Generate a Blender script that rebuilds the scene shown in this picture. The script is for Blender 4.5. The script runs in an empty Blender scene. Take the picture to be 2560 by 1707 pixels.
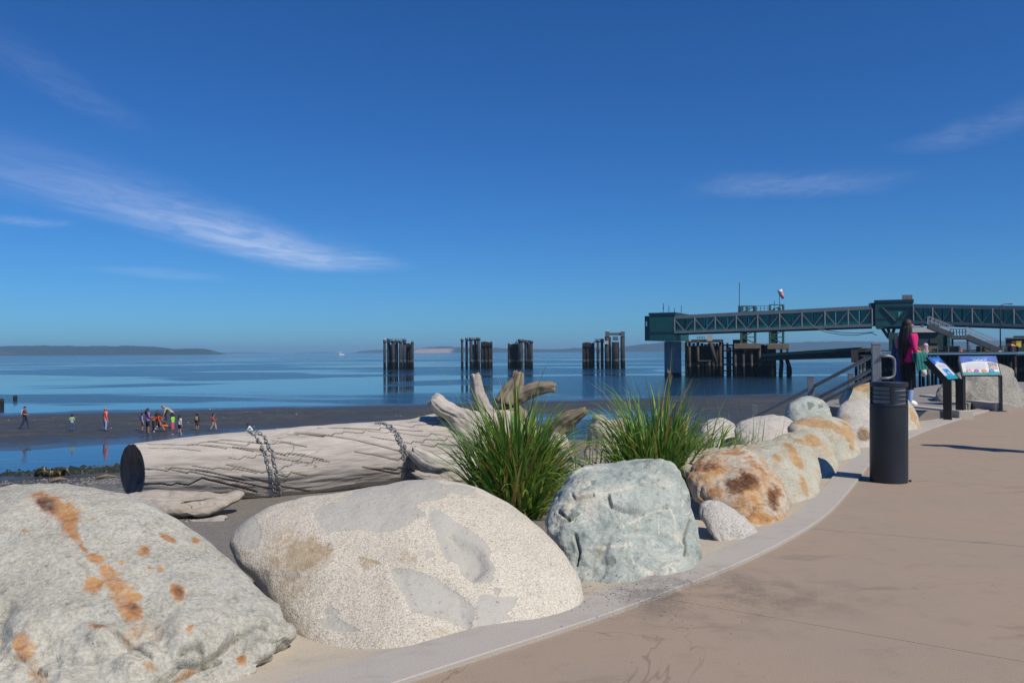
import bpy, bmesh, math, random
import numpy as np
from mathutils import Vector, Matrix, noise as mnoise

# ---------------------------------------------------------------- scene, camera, light
S = bpy.context.scene
COL = S.collection
random.seed(7); np.random.seed(7)
R = math.radians
EYE, F = 1.25, 2100.0                      # eye height (m), focal length in photo pixels (2560 wide)
PITCH, ROLL = math.atan(24.5 / F), 0.0058
_f = np.array([0, math.cos(PITCH), math.sin(PITCH)])
_u0 = np.array([0, -math.sin(PITCH), math.cos(PITCH)]); _r0 = np.array([1.0, 0, 0])
CR = _r0 * math.cos(ROLL) - _u0 * math.sin(ROLL)
CU = _u0 * math.cos(ROLL) + _r0 * math.sin(ROLL)
CP = np.array([0, 0, EYE])
cam_d = bpy.data.cameras.new('camera'); cam = bpy.data.objects.new('camera', cam_d); COL.objects.link(cam)
cam_d.sensor_width = 36; cam_d.sensor_fit = 'HORIZONTAL'; cam_d.lens = F * 36 / 2560
cam_d.clip_start = 0.05; cam_d.clip_end = 90000
M = Matrix.Identity(4)
for i in range(3):
    M[i][0], M[i][1], M[i][2], M[i][3] = CR[i], CU[i], -_f[i], CP[i]
cam.matrix_world = M
S.camera = cam

SUN_EL, SUN_AZ = R(50), math.atan2(0.72, -0.69)      # azimuth from +Y towards +X
sun_dir = np.array([math.sin(SUN_AZ) * math.cos(SUN_EL), math.cos(SUN_AZ) * math.cos(SUN_EL), math.sin(SUN_EL)])
sd = bpy.data.lights.new('sun', 'SUN'); sd.energy = 4.3; sd.angle = R(0.53); sd.color = (1, 0.90, 0.75)
sun = bpy.data.objects.new('sun', sd); COL.objects.link(sun); sun.location = (30, -30, 60)
sun.rotation_euler = Vector(-sun_dir).to_track_quat('-Z', 'Y').to_euler()

S.view_settings.view_transform = 'Standard'; S.view_settings.look = 'None'
S.view_settings.exposure = 0.0; S.view_settings.gamma = 1.0; S.view_settings.use_curve_mapping = False
S.cycles.use_denoising = True
S.cycles.max_bounces = 8; S.cycles.transparent_max_bounces = 12; S.cycles.volume_bounces = 0
S.cycles.caustics_reflective = False; S.cycles.caustics_refractive = False


def ray(px, py):
    return CR * ((px - 1280) / F) + CU * ((853.5 - py) / F) + _f
def P(px, py, Y):
    d = ray(px, py); return CP + d * (Y / d[1])
def G(px, py, z=0.0):
    d = ray(px, py); return CP + d * ((z - EYE) / d[2])
def proj(V):
    D = np.asarray(V) - CP
    w = D @ _f
    return 1280 + F * (D @ CR) / w, 853.5 - F * (D @ CU) / w
def hz(px):
    return 878 - (px - 1280) * ROLL

# world: clear sky with no clouds of its own (the cirrus is geometry)
W = bpy.data.worlds.new('World'); S.world = W; W.use_nodes = True
wt = W.node_tree; wt.nodes.clear()
def wn(t, **k):
    n = wt.nodes.new(t)
    for a, v in k.items(): setattr(n, a, v)
    return n
def wmath(op, a, b=None, c=None, clamp=False):
    n = wn('ShaderNodeMath', operation=op, use_clamp=clamp)
    for i, v in enumerate((a, b, c)):
        if v is None: continue
        if isinstance(v, (int, float)): n.inputs[i].default_value = v
        else: wt.links.new(v, n.inputs[i])
    return n.outputs[0]
sky = wn('ShaderNodeTexSky', sky_type='NISHITA', sun_disc=False)
sky.sun_elevation = SUN_EL; sky.sun_rotation = SUN_AZ
sky.altitude = 0; sky.air_density = 0.85; sky.dust_density = 0.25; sky.ozone_density = 3.0
hs = wn('ShaderNodeHueSaturation'); hs.inputs['Saturation'].default_value = 1.12
hs.inputs['Value'].default_value = 1.0
wt.links.new(sky.outputs[0], hs.inputs['Color'])
mx = wn('ShaderNodeMix', data_type='RGBA', blend_type='MULTIPLY'); mx.inputs['Factor'].default_value = 1
wt.links.new(hs.outputs[0], mx.inputs['A']); mx.inputs['B'].default_value = (.335, .79, 1.30, 1)
bg = wn('ShaderNodeBackground'); bg.inputs['Strength'].default_value = 0.075
wo = wn('ShaderNodeOutputWorld'); wt.links.new(mx.outputs['Result'], bg.inputs[0]); wt.links.new(bg.outputs[0], wo.inputs[0])

# ---------------------------------------------------------------- helpers
def tag(o, label=None, cat=None, group=None, kind=None):
    if label: o['label'] = label
    if cat: o['category'] = cat
    if group: o['group'] = group
    if kind: o['kind'] = kind
    return o
def empty(name, loc):
    o = bpy.data.objects.new(name, None); o.empty_display_size = 0.1
    o.location = tuple(loc); COL.objects.link(o); o['_w'] = [float(x) for x in loc]; return o
def root_loc(o):
    while o.parent: o = o.parent
    return np.array(o['_w']) if '_w' in o.keys() else np.zeros(3)
class MB:
    """collects verts and faces, built as one mesh object"""
    def __init__(s): s.v = []; s.f = []; s.mi = []
    def add(s, v, f, mi=0):
        k = len(s.v); s.v += [tuple(map(float, p)) for p in v]; s.f += [tuple(i + k for i in q) for q in f]; s.mi += [mi] * len(f); return s
    def hexa(s, c, mi=0):    # c: 8 corners, bottom 4 ccw then top 4
        return s.add(c, [(3, 2, 1, 0), (4, 5, 6, 7), (0, 1, 5, 4), (1, 2, 6, 5), (2, 3, 7, 6), (3, 0, 4, 7)], mi)
    def box(s, lo, hi, mi=0):
        (a, b, c), (d, e, f) = lo, hi
        return s.hexa([(a, b, c), (d, b, c), (d, e, c), (a, e, c), (a, b, f), (d, b, f), (d, e, f), (a, e, f)], mi)
    def obox(s, o, ax, ay, az, mi=0):   # origin corner + three edge vectors
        o, ax, ay, az = map(np.asarray, (o, ax, ay, az))
        return s.hexa([o, o + ax, o + ax + ay, o + ay, o + az, o + ax + az, o + ax + ay + az, o + ay + az], mi)
    def bar(s, p, q, w, h=None, up=(0, 0, 1), mi=0):
        h = h or w; p, q = np.asarray(p, float), np.asarray(q, float); d = q - p; d /= np.linalg.norm(d)
        up = np.asarray(up, float)
        if abs(d @ up) > .97: up = np.array([1.0, 0, 0])
        a = np.cross(d, up); a /= np.linalg.norm(a); b = np.cross(a, d)
        a *= w / 2; b *= h / 2
        return s.hexa([p - a - b, p + a - b, p + a + b, p - a + b, q - a - b, q + a - b, q + a + b, q - a + b], mi)
    def tube(s, pts, rad, n=8, cap=True, mi=0):
        pts = [np.asarray(p, float) for p in pts]
        if np.isscalar(rad): rad = [rad] * len(pts)
        k = len(pts); v = []; f = []; prev = None
        for i, p in enumerate(pts):
            t = pts[min(i + 1, k - 1)] - pts[max(i - 1, 0)]; t = t / (np.linalg.norm(t) + 1e-9)
            if prev is None:
                up = np.array([0, 0, 1.0]) if abs(t[2]) < .9 else np.array([1.0, 0, 0])
                a = np.cross(t, up)
            else: a = prev - t * (prev @ t)
            a /= np.linalg.norm(a); prev = a; b = np.cross(t, a)
            for j in range(n):
                w = 2 * math.pi * j / n; v.append(p + rad[i] * (a * math.cos(w) + b * math.sin(w)))
        for i in range(k - 1):
            for j in range(n):
                f.append((i * n + j, i * n + (j + 1) % n, (i + 1) * n + (j + 1) % n, (i + 1) * n + j))
        if cap: f += [tuple(range(n))[::-1], tuple(range((k - 1) * n, k * n))]
        return s.add(v, f, mi)
    def lathe(s, prof, c, n=32, mi=0):     # prof: (r, z) list, closed top and bottom
        v = []; f = []; k = len(prof)
        for r_, z in prof:
            for j in range(n):
                w = 2 * math.pi * j / n; v.append((c[0] + r_ * math.cos(w), c[1] + r_ * math.sin(w), c[2] + z))
        for i in range(k - 1):
            for j in range(n): f.append((i * n + j, i * n + (j + 1) % n, (i + 1) * n + (j + 1) % n, (i + 1) * n + j))
        f += [tuple(range(n))[::-1], tuple(range((k - 1) * n, k * n))]
        return s.add(v, f, mi)
    def build(s, name, mats, parent=None, smooth=False, base=None, bevel=0):
        off = root_loc(parent) if parent else (np.array(base) if base is not None else np.zeros(3))
        me = bpy.data.meshes.new(name); v = np.array(s.v) - off
        me.from_pydata(v.tolist(), [], s.f)
        mats = mats if isinstance(mats, (list, tuple)) else [mats]
        for m in mats: me.materials.append(m)
        if len(mats) > 1: me.polygons.foreach_set('material_index', s.mi)
        if smooth: me.polygons.foreach_set('use_smooth', [True] * len(me.polygons))
        me.update()
        o = bpy.data.objects.new(name, me); COL.objects.link(o)
        if parent: o.parent = parent
        elif base is not None: o.location = tuple(base); o['_w'] = [float(x) for x in base]
        if bevel:
            b = o.modifiers.new('bevel', 'BEVEL'); b.width = bevel; b.segments = 2; b.limit_method = 'ANGLE'
        return o
def part(name, mat, parent, fn, smooth=False, bevel=0):
    m = MB(); fn(m); return m.build(name, mat, parent, smooth, bevel=bevel)

def grid_mesh(name, V, mats, parent=None, smooth=True, base=None, closed_u=False, attrs=None):
    """V: (n,m,3) array of points"""
    n, m, _ = V.shape
    off = root_loc(parent) if parent else (np.array(base) if base is not None else np.zeros(3))
    idx = np.arange(n * m).reshape(n, m)
    if closed_u: idx = np.concatenate([idx, idx[:, :1]], 1)
    q = np.stack([idx[:-1, :-1], idx[:-1, 1:], idx[1:, 1:], idx[1:, :-1]], -1).reshape(-1, 4)
    me = bpy.data.meshes.new(name)
    me.vertices.add(n * m); me.vertices.foreach_set('co', (V.reshape(-1, 3) - off).astype(np.float32).ravel())
    me.loops.add(q.size); me.loops.foreach_set('vertex_index', q.ravel().astype(np.int32))
    me.polygons.add(len(q)); me.polygons.foreach_set('loop_start', np.arange(0, q.size, 4, dtype=np.int32))
    me.polygons.foreach_set('loop_total', np.full(len(q), 4, np.int32))
    me.update(calc_edges=True); me.validate()
    me.polygons.foreach_set('use_smooth', np.full(len(me.polygons), smooth))
    for k, a in (attrs or {}).items():
        at = me.attributes.new(k, 'FLOAT', 'POINT'); at.data.foreach_set('value', a.astype(np.float32).ravel())
    for mt in (mats if isinstance(mats, (list, tuple)) else [mats]): me.materials.append(mt)
    o = bpy.data.objects.new(name, me); COL.objects.link(o)
    if parent: o.parent = parent
    elif base is not None: o.location = tuple(base); o['_w'] = [float(x) for x in base]
    return o

# numpy gradient noise
_pt = np.random.RandomState(3).permutation(256); _pt = np.concatenate([_pt, _pt, _pt])
_gr = np.random.RandomState(5).normal(size=(256, 3)); _gr /= np.linalg.norm(_gr, axis=1)[:, None]
def pnoise(p):
    p = np.asarray(p, float); i = np.floor(p).astype(int); f = p - i; i &= 255
    w = f * f * f * (f * (f * 6 - 15) + 10); out = 0
    for dx in (0, 1):
        for dy in (0, 1):
            for dz in (0, 1):
                h = _pt[_pt[_pt[(i[..., 0] + dx) & 255] + ((i[..., 1] + dy) & 255)] + ((i[..., 2] + dz) & 255)]
                g = _gr[h]; d = f - np.array([dx, dy, dz])
                ww = (w[..., 0] if dx else 1 - w[..., 0]) * (w[..., 1] if dy else 1 - w[..., 1]) * (w[..., 2] if dz else 1 - w[..., 2])
                out = out + ww * (g * d).sum(-1)
    return out * 1.5
def fbm(p, oct=4, gain=.5, lac=2.03):
    a, o, t = 1.0, 0, 0
    for k in range(oct):
        o = o + a * pnoise(np.asarray(p) * lac ** k + k * 17.3); t += a; a *= gain
    return o / t
def ridged(p, oct=3):
    a, o, t = 1.0, 0, 0
    for k in range(oct):
        o = o + a * (1 - np.abs(pnoise(np.asarray(p) * 2.1 ** k + k * 9.7)) * 2); t += a; a *= .5
    return o / t

# material DSL
class NT:
    def __init__(s, name):
        s.m = bpy.data.materials.new(name); s.m.use_nodes = True; s.t = s.m.node_tree; s.t.nodes.clear()
        s.out = s.n('ShaderNodeOutputMaterial'); s._tc = None
    def n(s, t, **k):
        n = s.t.nodes.new(t)
        for a, v in k.items(): setattr(n, a, v)
        return n
    def set(s, inp, v):
        if v is None: return
        if hasattr(v, 'is_output') or isinstance(v, bpy.types.NodeSocket): s.t.links.new(v, inp)
        elif isinstance(v, (tuple, list)) and inp.type == 'RGBA' and len(v) == 3: inp.default_value = (*v, 1)
        else: inp.default_value = v
    def co(s, kind='Object'):
        if s._tc is None: s._tc = s.n('ShaderNodeTexCoord')
        return s._tc.outputs[kind]
    def pos(s): return s.n('ShaderNodeNewGeometry').outputs['Position']
    def map(s, vec, scale=(1, 1, 1), rot=(0, 0, 0), loc=(0, 0, 0)):
        n = s.n('ShaderNodeMapping'); s.t.links.new(vec, n.inputs[0])
        n.inputs['Scale'].default_value = scale; n.inputs['Rotation'].default_value = rot; n.inputs['Location'].default_value = loc
        return n.outputs[0]
    def noise(s, scale, detail=4, rough=.55, vec=None, dist=0, out=0):
        n = s.n('ShaderNodeTexNoise'); s.t.links.new(vec or s.co(), n.inputs['Vector'])
        n.inputs['Scale'].default_value = scale; n.inputs['Detail'].default_value = detail
        n.inputs['Roughness'].default_value = rough; n.inputs['Distortion'].default_value = dist
        return n.outputs[out]
    def voro(s, scale, vec=None, feature='F1', out='Distance', rand=1):
        n = s.n('ShaderNodeTexVoronoi', feature=feature); s.t.links.new(vec or s.co(), n.inputs['Vector'])
        n.inputs['Scale'].default_value = scale; n.inputs['Randomness'].default_value = rand; return n.outputs[out]
    def math(s, op, a, b=None, c=None, clamp=False):
        n = s.n('ShaderNodeMath', operation=op, use_clamp=clamp)
        for i, v in enumerate((a, b, c)): s.set(n.inputs[i], v)
        return n.outputs[0]
    def ss(s, v, a, b):      # smoothstep a..b
        n = s.n('ShaderNodeMapRange', interpolation_type='SMOOTHSTEP'); s.set(n.inputs['Value'], v)
        n.inputs['From Min'].default_value = a; n.inputs['From Max'].default_value = b; return n.outputs[0]
    def ramp(s, fac, stops, interp='LINEAR'):
        n = s.n('ShaderNodeValToRGB'); s.set(n.inputs[0], fac); e = n.color_ramp.elements; n.color_ramp.interpolation = interp
        while len(e) < len(stops): e.new(0.5)
        for i, (p, c) in enumerate(stops): e[i].position = p; e[i].color = (*c, 1) if len(c) == 3 else c
        return n.outputs[0]
    def mix(s, fac, a, b, blend='MIX'):
        n = s.n('ShaderNodeMix', data_type='RGBA', blend_type=blend); s.set(n.inputs['Factor'], fac)
        s.set(n.inputs['A'], a); s.set(n.inputs['B'], b); return n.outputs['Result']
    def attr(s, name, out='Fac'):
        n = s.n('ShaderNodeAttribute', attribute_name=name); return n.outputs[out]
    def bump(s, h, strength=.5, dist=.02, normal=None):
        n = s.n('ShaderNodeBump'); s.set(n.inputs['Height'], h); n.inputs['Distance'].default_value = dist
        s.set(n.inputs['Strength'], strength); s.set(n.inputs['Normal'], normal); return n.outputs[0]
    def sep(s, v, i):
        n = s.n('ShaderNodeSeparateXYZ'); s.t.links.new(v, n.inputs[0]); return n.outputs[i]
    def pbr(s, color, rough=.7, metal=0, normal=None, spec=None, **k):
        b = s.n('ShaderNodeBsdfPrincipled'); s.set(b.inputs['Base Color'], color); s.set(b.inputs['Roughness'], rough)
        s.set(b.inputs['Metallic'], metal); s.set(b.inputs['Normal'], normal); s.set(b.inputs['Specular IOR Level'], spec)
        for a, v in k.items(): s.set(b.inputs[a.replace('_', ' ')], v)
        s.t.links.new(b.outputs[0], s.out.inputs[0]); s.b = b; return s.m
_simple = {}
def paint(name, c, rough=.55, metal=0, wear=.12, scale=6):
    """plain painted or coated surface with slight mottling"""
    if name in _simple: return _simple[name]
    t = NT(name)
    nz = t.noise(scale, 5, .6)
    lo = tuple(x * (1 - wear) for x in c); hi = tuple(min(1, x * (1 + wear)) for x in c)
    col = t.ramp(nz, [(.3, lo), (.7, hi)])
    rg = t.math('MULTIPLY_ADD', nz, .25, rough - .12)
    _simple[name] = t.pbr(col, rg, metal); return _simple[name]
# ---------------------------------------------------------------- ground
WATER = -4.65
PE = [(-40, -32), (-12, -7.6), (-4.4, -.5), (-0.4, 3.19), (0.4, 3.9), (0.8, 4.32), (1.25, 4.8), (1.76, 5.43), (2.32, 6.23), (2.85, 7.19), (3.31, 8.04), (3.95, 9.28), (5.62, 11.9), (7.51, 14.38), (10.2, 17.6), (18.5, 28)]
PO = [(-40, -31.4), (-12, -7.0), (-4.6, -.1), (-0.82, 3.19), (-0.44, 3.54), (0.44, 4.28), (0.98, 4.84), (1.67, 5.71), (2.19, 6.42), (2.69, 7.34), (3.14, 8.25), (3.52, 8.95), (4.56, 10.68), (6.04, 12.8), (7.45, 14.7), (9.9, 17.7), (18, 28.1)]
def smooth_curve(pts, it=3):
    p = np.array(pts, float)
    for _ in range(it):
        a, b = p[:-1], p[1:]
        q = np.stack([.75 * a + .25 * b, .25 * a + .75 * b], 1).reshape(-1, 2)
        p = np.concatenate([p[:1], q, p[-1:]])
    return p
PEc, POc = smooth_curve(PE), smooth_curve(PO)
SHORE = np.concatenate([POc[::3], [[18, 28.1], [24, 30], [70, 36], [300, 60]]])
def sdist(X, Y):
    """signed distance to the promenade's seaward edge, positive towards the sea"""
    best = np.full(X.shape, 1e9); sg = np.zeros(X.shape)
    for (x0, y0), (x1, y1) in zip(SHORE[:-1], SHORE[1:]):
        dx, dy = x1 - x0, y1 - y0; l2 = dx * dx + dy * dy
        if l2 < 1e-9: continue
        t = np.clip(((X - x0) * dx + (Y - y0) * dy) / l2, 0, 1)
        d = np.hypot(X - x0 - t * dx, Y - y0 - t * dy); c = dx * (Y - y0) - dy * (X - x0)
        u = d < best; best = np.where(u, d, best); sg = np.where(u, np.sign(c), sg)
    return best * sg
FS = np.array([(-50, -.35), (0, -.34), (1.0, -.2), (1.7, -.13), (2.6, -.2), (5, -.42), (7.4, -.55), (9, -.9), (12, -1.7), (20, -2.95), (32, -4.2), (43, -4.72), (70, -6.5), (400, -8)])
def ground(X, Y):
    X = np.asarray(X, float); Y = np.asarray(Y, float)
    s = sdist(X, Y); q = np.stack([X, Y, X * 0], -1)
    z = np.interp(np.where(s > 1.7, 1.7 + (s - 1.7) * (1 + 1.5 * np.clip((X - .5) / 5, 0, 1)), s), FS[:, 0], FS[:, 1])
    near = np.clip((s - .5) / 2, 0, 1) * np.clip((45 - s) / 10, 0, 1)
    z = z + near * (.05 * fbm(q * .8, 3) + .015 * fbm(q * 4, 2))
    u = Y - .66 * X; v = Y - .33 * X
    fl = -4.45 - .34 * np.exp(-((u - 64) / 11.5) ** 2) * np.clip((22 - X) / 12, 0, 1) + .07 * fbm(q * .09, 3) + .03 * fbm(q * [.35, .9, 1] + 5, 3)
    fl = fl - np.clip(v - 89, 0, 80) * .0165
    k = .12; h = np.clip(.5 + .5 * (z - fl) / k, 0, 1)
    return fl * (1 - h) + z * h + k * h * (1 - h)
def gz(x, y): return float(ground(np.array([x]), np.array([y]))[0])

def beach_mat():
    t = NT('beach_sand'); p = t.pos(); z = t.sep(p, 2)
    dryn = t.noise(1.3, 6, .65, p); fine = t.noise(60, 3, .7, p); mid = t.noise(9, 5, .7, p)
    dry = t.ramp(fine, [(.25, (.10, .09, .075)), (.5, (.20, .185, .16)), (.8, (.33, .31, .275))])
    dry = t.mix(t.math('MULTIPLY', t.ss(mid, .5, .7), .5), dry, (.13, .115, .095))
    grav = t.ramp(t.voro(7, p, out='Color'), [(.0, (.05, .05, .045)), (.5, (.14, .13, .115)), (1, (.3, .29, .26))])
    wetn = t.noise(.35, 6, .6, t.map(p, (.6, 1.4, 1)))
    wet = t.ramp(wetn, [(.3, (.032, .036, .035)), (.5, (.048, .051, .048)), (.72, (.072, .072, .066))])
    wet = t.mix(t.math('MULTIPLY', t.ss(t.noise(9, 3, .6, p), .55, .75), .35), wet, (.085, .08, .07))
    weed = t.ss(t.math('ADD', t.noise(1.6, 6, .7, p), t.math('MULTIPLY', t.math('ABSOLUTE', t.math('ADD', z, 4.56)), -2.2)), .50, .58)
    wet = t.mix(t.math('MULTIPLY', weed, .8), wet, (.016, .022, .010))
    zz = t.math('ADD', z, t.math('MULTIPLY', t.math('SUBTRACT', dryn, .5), .7))
    col = t.mix(t.ss(zz, -3.2, -1.4), grav, dry)
    col = t.mix(t.ss(zz, -4.5, -4.1), wet, col)
    rough = t.math('MULTIPLY_ADD', t.ss(t.math('ADD', z, t.math('MULTIPLY', t.math('SUBTRACT', wetn, .5), .35)), -4.66, -4.40), .5, .2)
    h = t.math('ADD', t.math('MULTIPLY', fine, .25), mid)
    return t.pbr(col, rough, normal=t.bump(h, .5, .03), spec=.3)
def axis(lo, hi, mid, n, k):
    t = np.linspace(-1, 1, n); a = np.sinh(k * t) / np.sinh(k)
    return np.where(a < 0, mid + a * (mid - lo), mid + a * (hi - mid))
gx = axis(-600, 600, -1, 420, 5.2); gy = axis(-60, 520, 7, 520, 4.2)
GX, GY = np.meshgrid(gx, gy)
beach = grid_mesh('beach', np.stack([GX, GY, ground(GX, GY)], -1), beach_mat()); tag(beach, kind='structure')

def water_mat():
    t = NT('sea_water'); p = t.pos()
    big = t.noise(.012, 5, .55, t.map(p, (.55, 1, 1), rot=(0, 0, .25)), dist=.6)
    ruff = t.ss(big, .455, .50)
    fine = t.noise(.5, 5, .6, t.map(p, (.55, 1.3, 1)))
    tiny = t.noise(3.5, 4, .6, t.map(p, (.6, 1.2, 1)))
    h = t.math('ADD', t.math('MULTIPLY', fine, .7), t.math('MULTIPLY', tiny, t.math('MULTIPLY_ADD', ruff, .5, .07)))
    st = t.math('MULTIPLY_ADD', ruff, .5, .05)
    col = t.mix(ruff, (.012, .040, .062), (.008, .032, .058))
    return t.pbr(col, t.math('MULTIPLY_ADD', ruff, .08, .05), normal=t.bump(h, st, .35), IOR=1.333)
ws = np.array([-30000, -2500, -400, 0, 400, 2500, 30000.]); wy = np.array([30, 120, 400, 1500, 6000, 40000.])
A, B = np.meshgrid(ws, wy)
water = grid_mesh('sea', np.stack([A, B, A * 0 + WATER], -1), water_mat(), smooth=False); tag(water, kind='structure')

# ---------------------------------------------------------------- promenade
def concrete_mat(name, c, stain=.5, speck=.3, warm=(.30, .235, .165), warmth=.4, scale=1.0, spots=True, crk=False):
    t = NT(name); p = t.pos()
    big = t.noise(.9 * scale, 6, .62, p); mid = t.noise(5, 6, .65, p); fine = t.noise(140, 3, .7, p)
    col = t.mix(t.math('MULTIPLY', t.ss(big, .38, .68), warmth), c, warm)
    col = t.mix(t.math('MULTIPLY', t.ss(mid, .5, .72), stain), col, tuple(x * .62 for x in c))
    col = t.mix(speck, col, t.ramp(fine, [(.3, tuple(x * .5 for x in c)), (.7, tuple(min(1, x * 1.35) for x in c))]))
    if spots:
        sp = t.ss(t.voro(7, p), .045, .02); col = t.mix(t.math('MULTIPLY', sp, .55), col, (.05, .042, .035))
        st = t.noise(1.4, 5, .6, t.map(p, (1, 2.6, 1), rot=(0, 0, .5))); col = t.mix(t.math('MULTIPLY', t.ss(st, .60, .70), .45), col, tuple(x * .55 for x in c))
    gx_ = t.n('ShaderNodeVectorMath', operation='DISTANCE'); t.t.links.new(t.map(p, (.55, 1, 0)), gx_.inputs[0]); gx_.inputs[1].default_value = (.50 * 1.0, 4.35, 0)
    gd = t.math('MULTIPLY', t.ss(gx_.outputs['Value'], .75, .05), t.ss(t.math('ADD', t.noise(3.5, 7, .72, p), t.math('MULTIPLY', t.noise(55, 4, .7, p), .35)), .58, .82)); col = t.mix(t.math('MULTIPLY', gd, .62), col, (.10, .092, .08))
    if crk:
        cn = t.noise(.55, 6, .55, p, dist=.9); ck = t.math('SUBTRACT', 1, t.ss(t.math('ABSOLUTE', t.math('SUBTRACT', cn, .5)), .0005, .0022)); ck = t.math('MULTIPLY', ck, t.ss(t.noise(.5, 2, .5, t.map(p, loc=(7, 3, 0))), .52, .6))
        col = t.mix(t.math('MULTIPLY', ck, .4), col, (.14, .09, .06))
    return t.pbr(col, .82, normal=t.bump(t.math('ADD', fine, t.math('MULTIPLY', mid, .8)), .35, .006), spec=.35)
PATH = concrete_mat('tan_concrete', (.34, .265, .20), stain=.35, warm=(.305, .258, .212), warmth=.8, crk=True)
KERB = concrete_mat('grey_concrete', (.415, .39, .355), stain=.35, warm=(.42, .375, .31), warmth=.4)
BED = concrete_mat('mortar', (.50, .45, .37), stain=.45, warm=(.42, .35, .25), warmth=.6, scale=1.6)
FILL = concrete_mat('joint_filler', (.43, .35, .25), stain=.1, spots=False)

def at_len(c, s):
    d = np.concatenate([[0], np.cumsum(np.hypot(*np.diff(c, axis=0).T))]); return np.stack([np.interp(s, d, c[:, 0]), np.interp(s, d, c[:, 1])], -1), d[-1]
def nearest_len(c, p):
    _, L = at_len(c, 0); s = np.linspace(0, L, 4000); q, _ = at_len(c, s); return s[np.argmin(np.hypot(*(q - np.array(p)).T))]
_, LE = at_len(PEc, 0)
JO = [(nearest_len(PEc, p), R(a)) for p, a in (((-4.4, -.5), -44), ((-2.4, 1.3), -42), ((-.85, 2.78), -39), ((.74, 4.25), -34.6), ((2.08, 5.88), -26), ((3.38, 8.2), -25), ((4.9, 10.8), -28), ((6.8, 13.5), -33), ((9.0, 16.2), -37), ((18.4, 27.9), -38))]
rr = np.concatenate([np.linspace(0, 2, 14), np.linspace(2.3, 26, 30)])
def path_sheet(s0, a0, s1, a1, z, gap, n=30):
    t = np.linspace(0, 1, n); ss = s0 + (s1 - s0) * t; e, _ = at_len(PEc, ss); a = a0 + (a1 - a0) * t
    V = np.zeros((n, len(rr), 3))
    V[:, :, 0] = e[:, :1] + np.cos(a)[:, None] * rr; V[:, :, 1] = e[:, 1:] + np.sin(a)[:, None] * rr; V[:, :, 2] = z
    if gap:
        d0 = np.array([-math.sin(a0), math.cos(a0), 0]) * gap; d1 = np.array([-math.sin(a1), math.cos(a1), 0]) * gap
        V[0] += d0; V[-1] -= d1
        lo = V[:1].copy(); lo[..., 2] -= .03; hi = V[-1:].copy(); hi[..., 2] -= .03
        V = np.concatenate([lo, V, hi])
    return V
path = grid_mesh('path', path_sheet(JO[0][0], JO[0][1], JO[-1][0], JO[-1][1], -.0016, 0, 160), FILL, smooth=False); tag(path, kind='structure')
for (s0, a0), (s1, a1) in zip(JO[:-1], JO[1:]):
    sl = grid_mesh('slab', path_sheet(s0, a0, s1, a1, 0, .004), PATH, parent=path, smooth=False)
def strip(c0, c1, zs, name, mat, n=260, m=2, zf=None, s_lo=0, s_hi=1):
    _, l0 = at_len(c0, 0); _, l1 = at_len(c1, 0); t = np.linspace(s_lo, s_hi, n)
    a, _ = at_len(c0, t * l0); b, _ = at_len(c1, t * l1); V = []
    for w, z in zs:
        p = a * (1 - w) + b * w; V.append(np.concatenate([p, np.full((n, 1), z)], 1))
    return grid_mesh(name, np.stack(V, 1), mat, smooth=False)
def resample(c, ref):
    out = []
    for p in ref: out.append(p)
    return np.array(out)
# flush kerb band, its arris 18 mm proud of the path
POm = np.array([at_len(POc, nearest_len(POc, p))[0] for p in PEc])
kerb = strip(PEc, POm, [(0, -.03), (0.0, .018), (.02, .022), (.98, .022), (1.0, .012), (1.0, -.08)], 'kerb', KERB); tag(kerb, kind='structure')
nrm = np.gradient(POm, axis=0); nrm = np.stack([-nrm[:, 1], nrm[:, 0]], 1); nrm /= np.linalg.norm(nrm, axis=1)[:, None]
bw = np.array([0, .12, .3, .5, .8, 1.1, 1.4, 1.8, 2.2]); n = 300
tt = np.linspace(0, at_len(POm, 0)[1], n); c, _ = at_len(POm, tt)
ns = np.stack([np.interp(tt, np.linspace(0, tt[-1], len(nrm)), nrm[:, i]) for i in (0, 1)], 1)
V = np.zeros((n, len(bw), 3)); V[:, :, :2] = c[:, None, :] + ns[:, None, :] * bw[None, :, None]
wob = fbm(V * 1.1, 3)
V[:, :, 2] = np.interp(bw, [0, .3, .8, 1.4, 2.2], [-.002, -.035, -.05, -.1, -.4])[None, :] + wob * .05 * np.clip(bw * 4, 0, 1)[None, :]
bed = grid_mesh('mortar_bed', V, BED); tag(bed, kind='structure')

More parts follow.
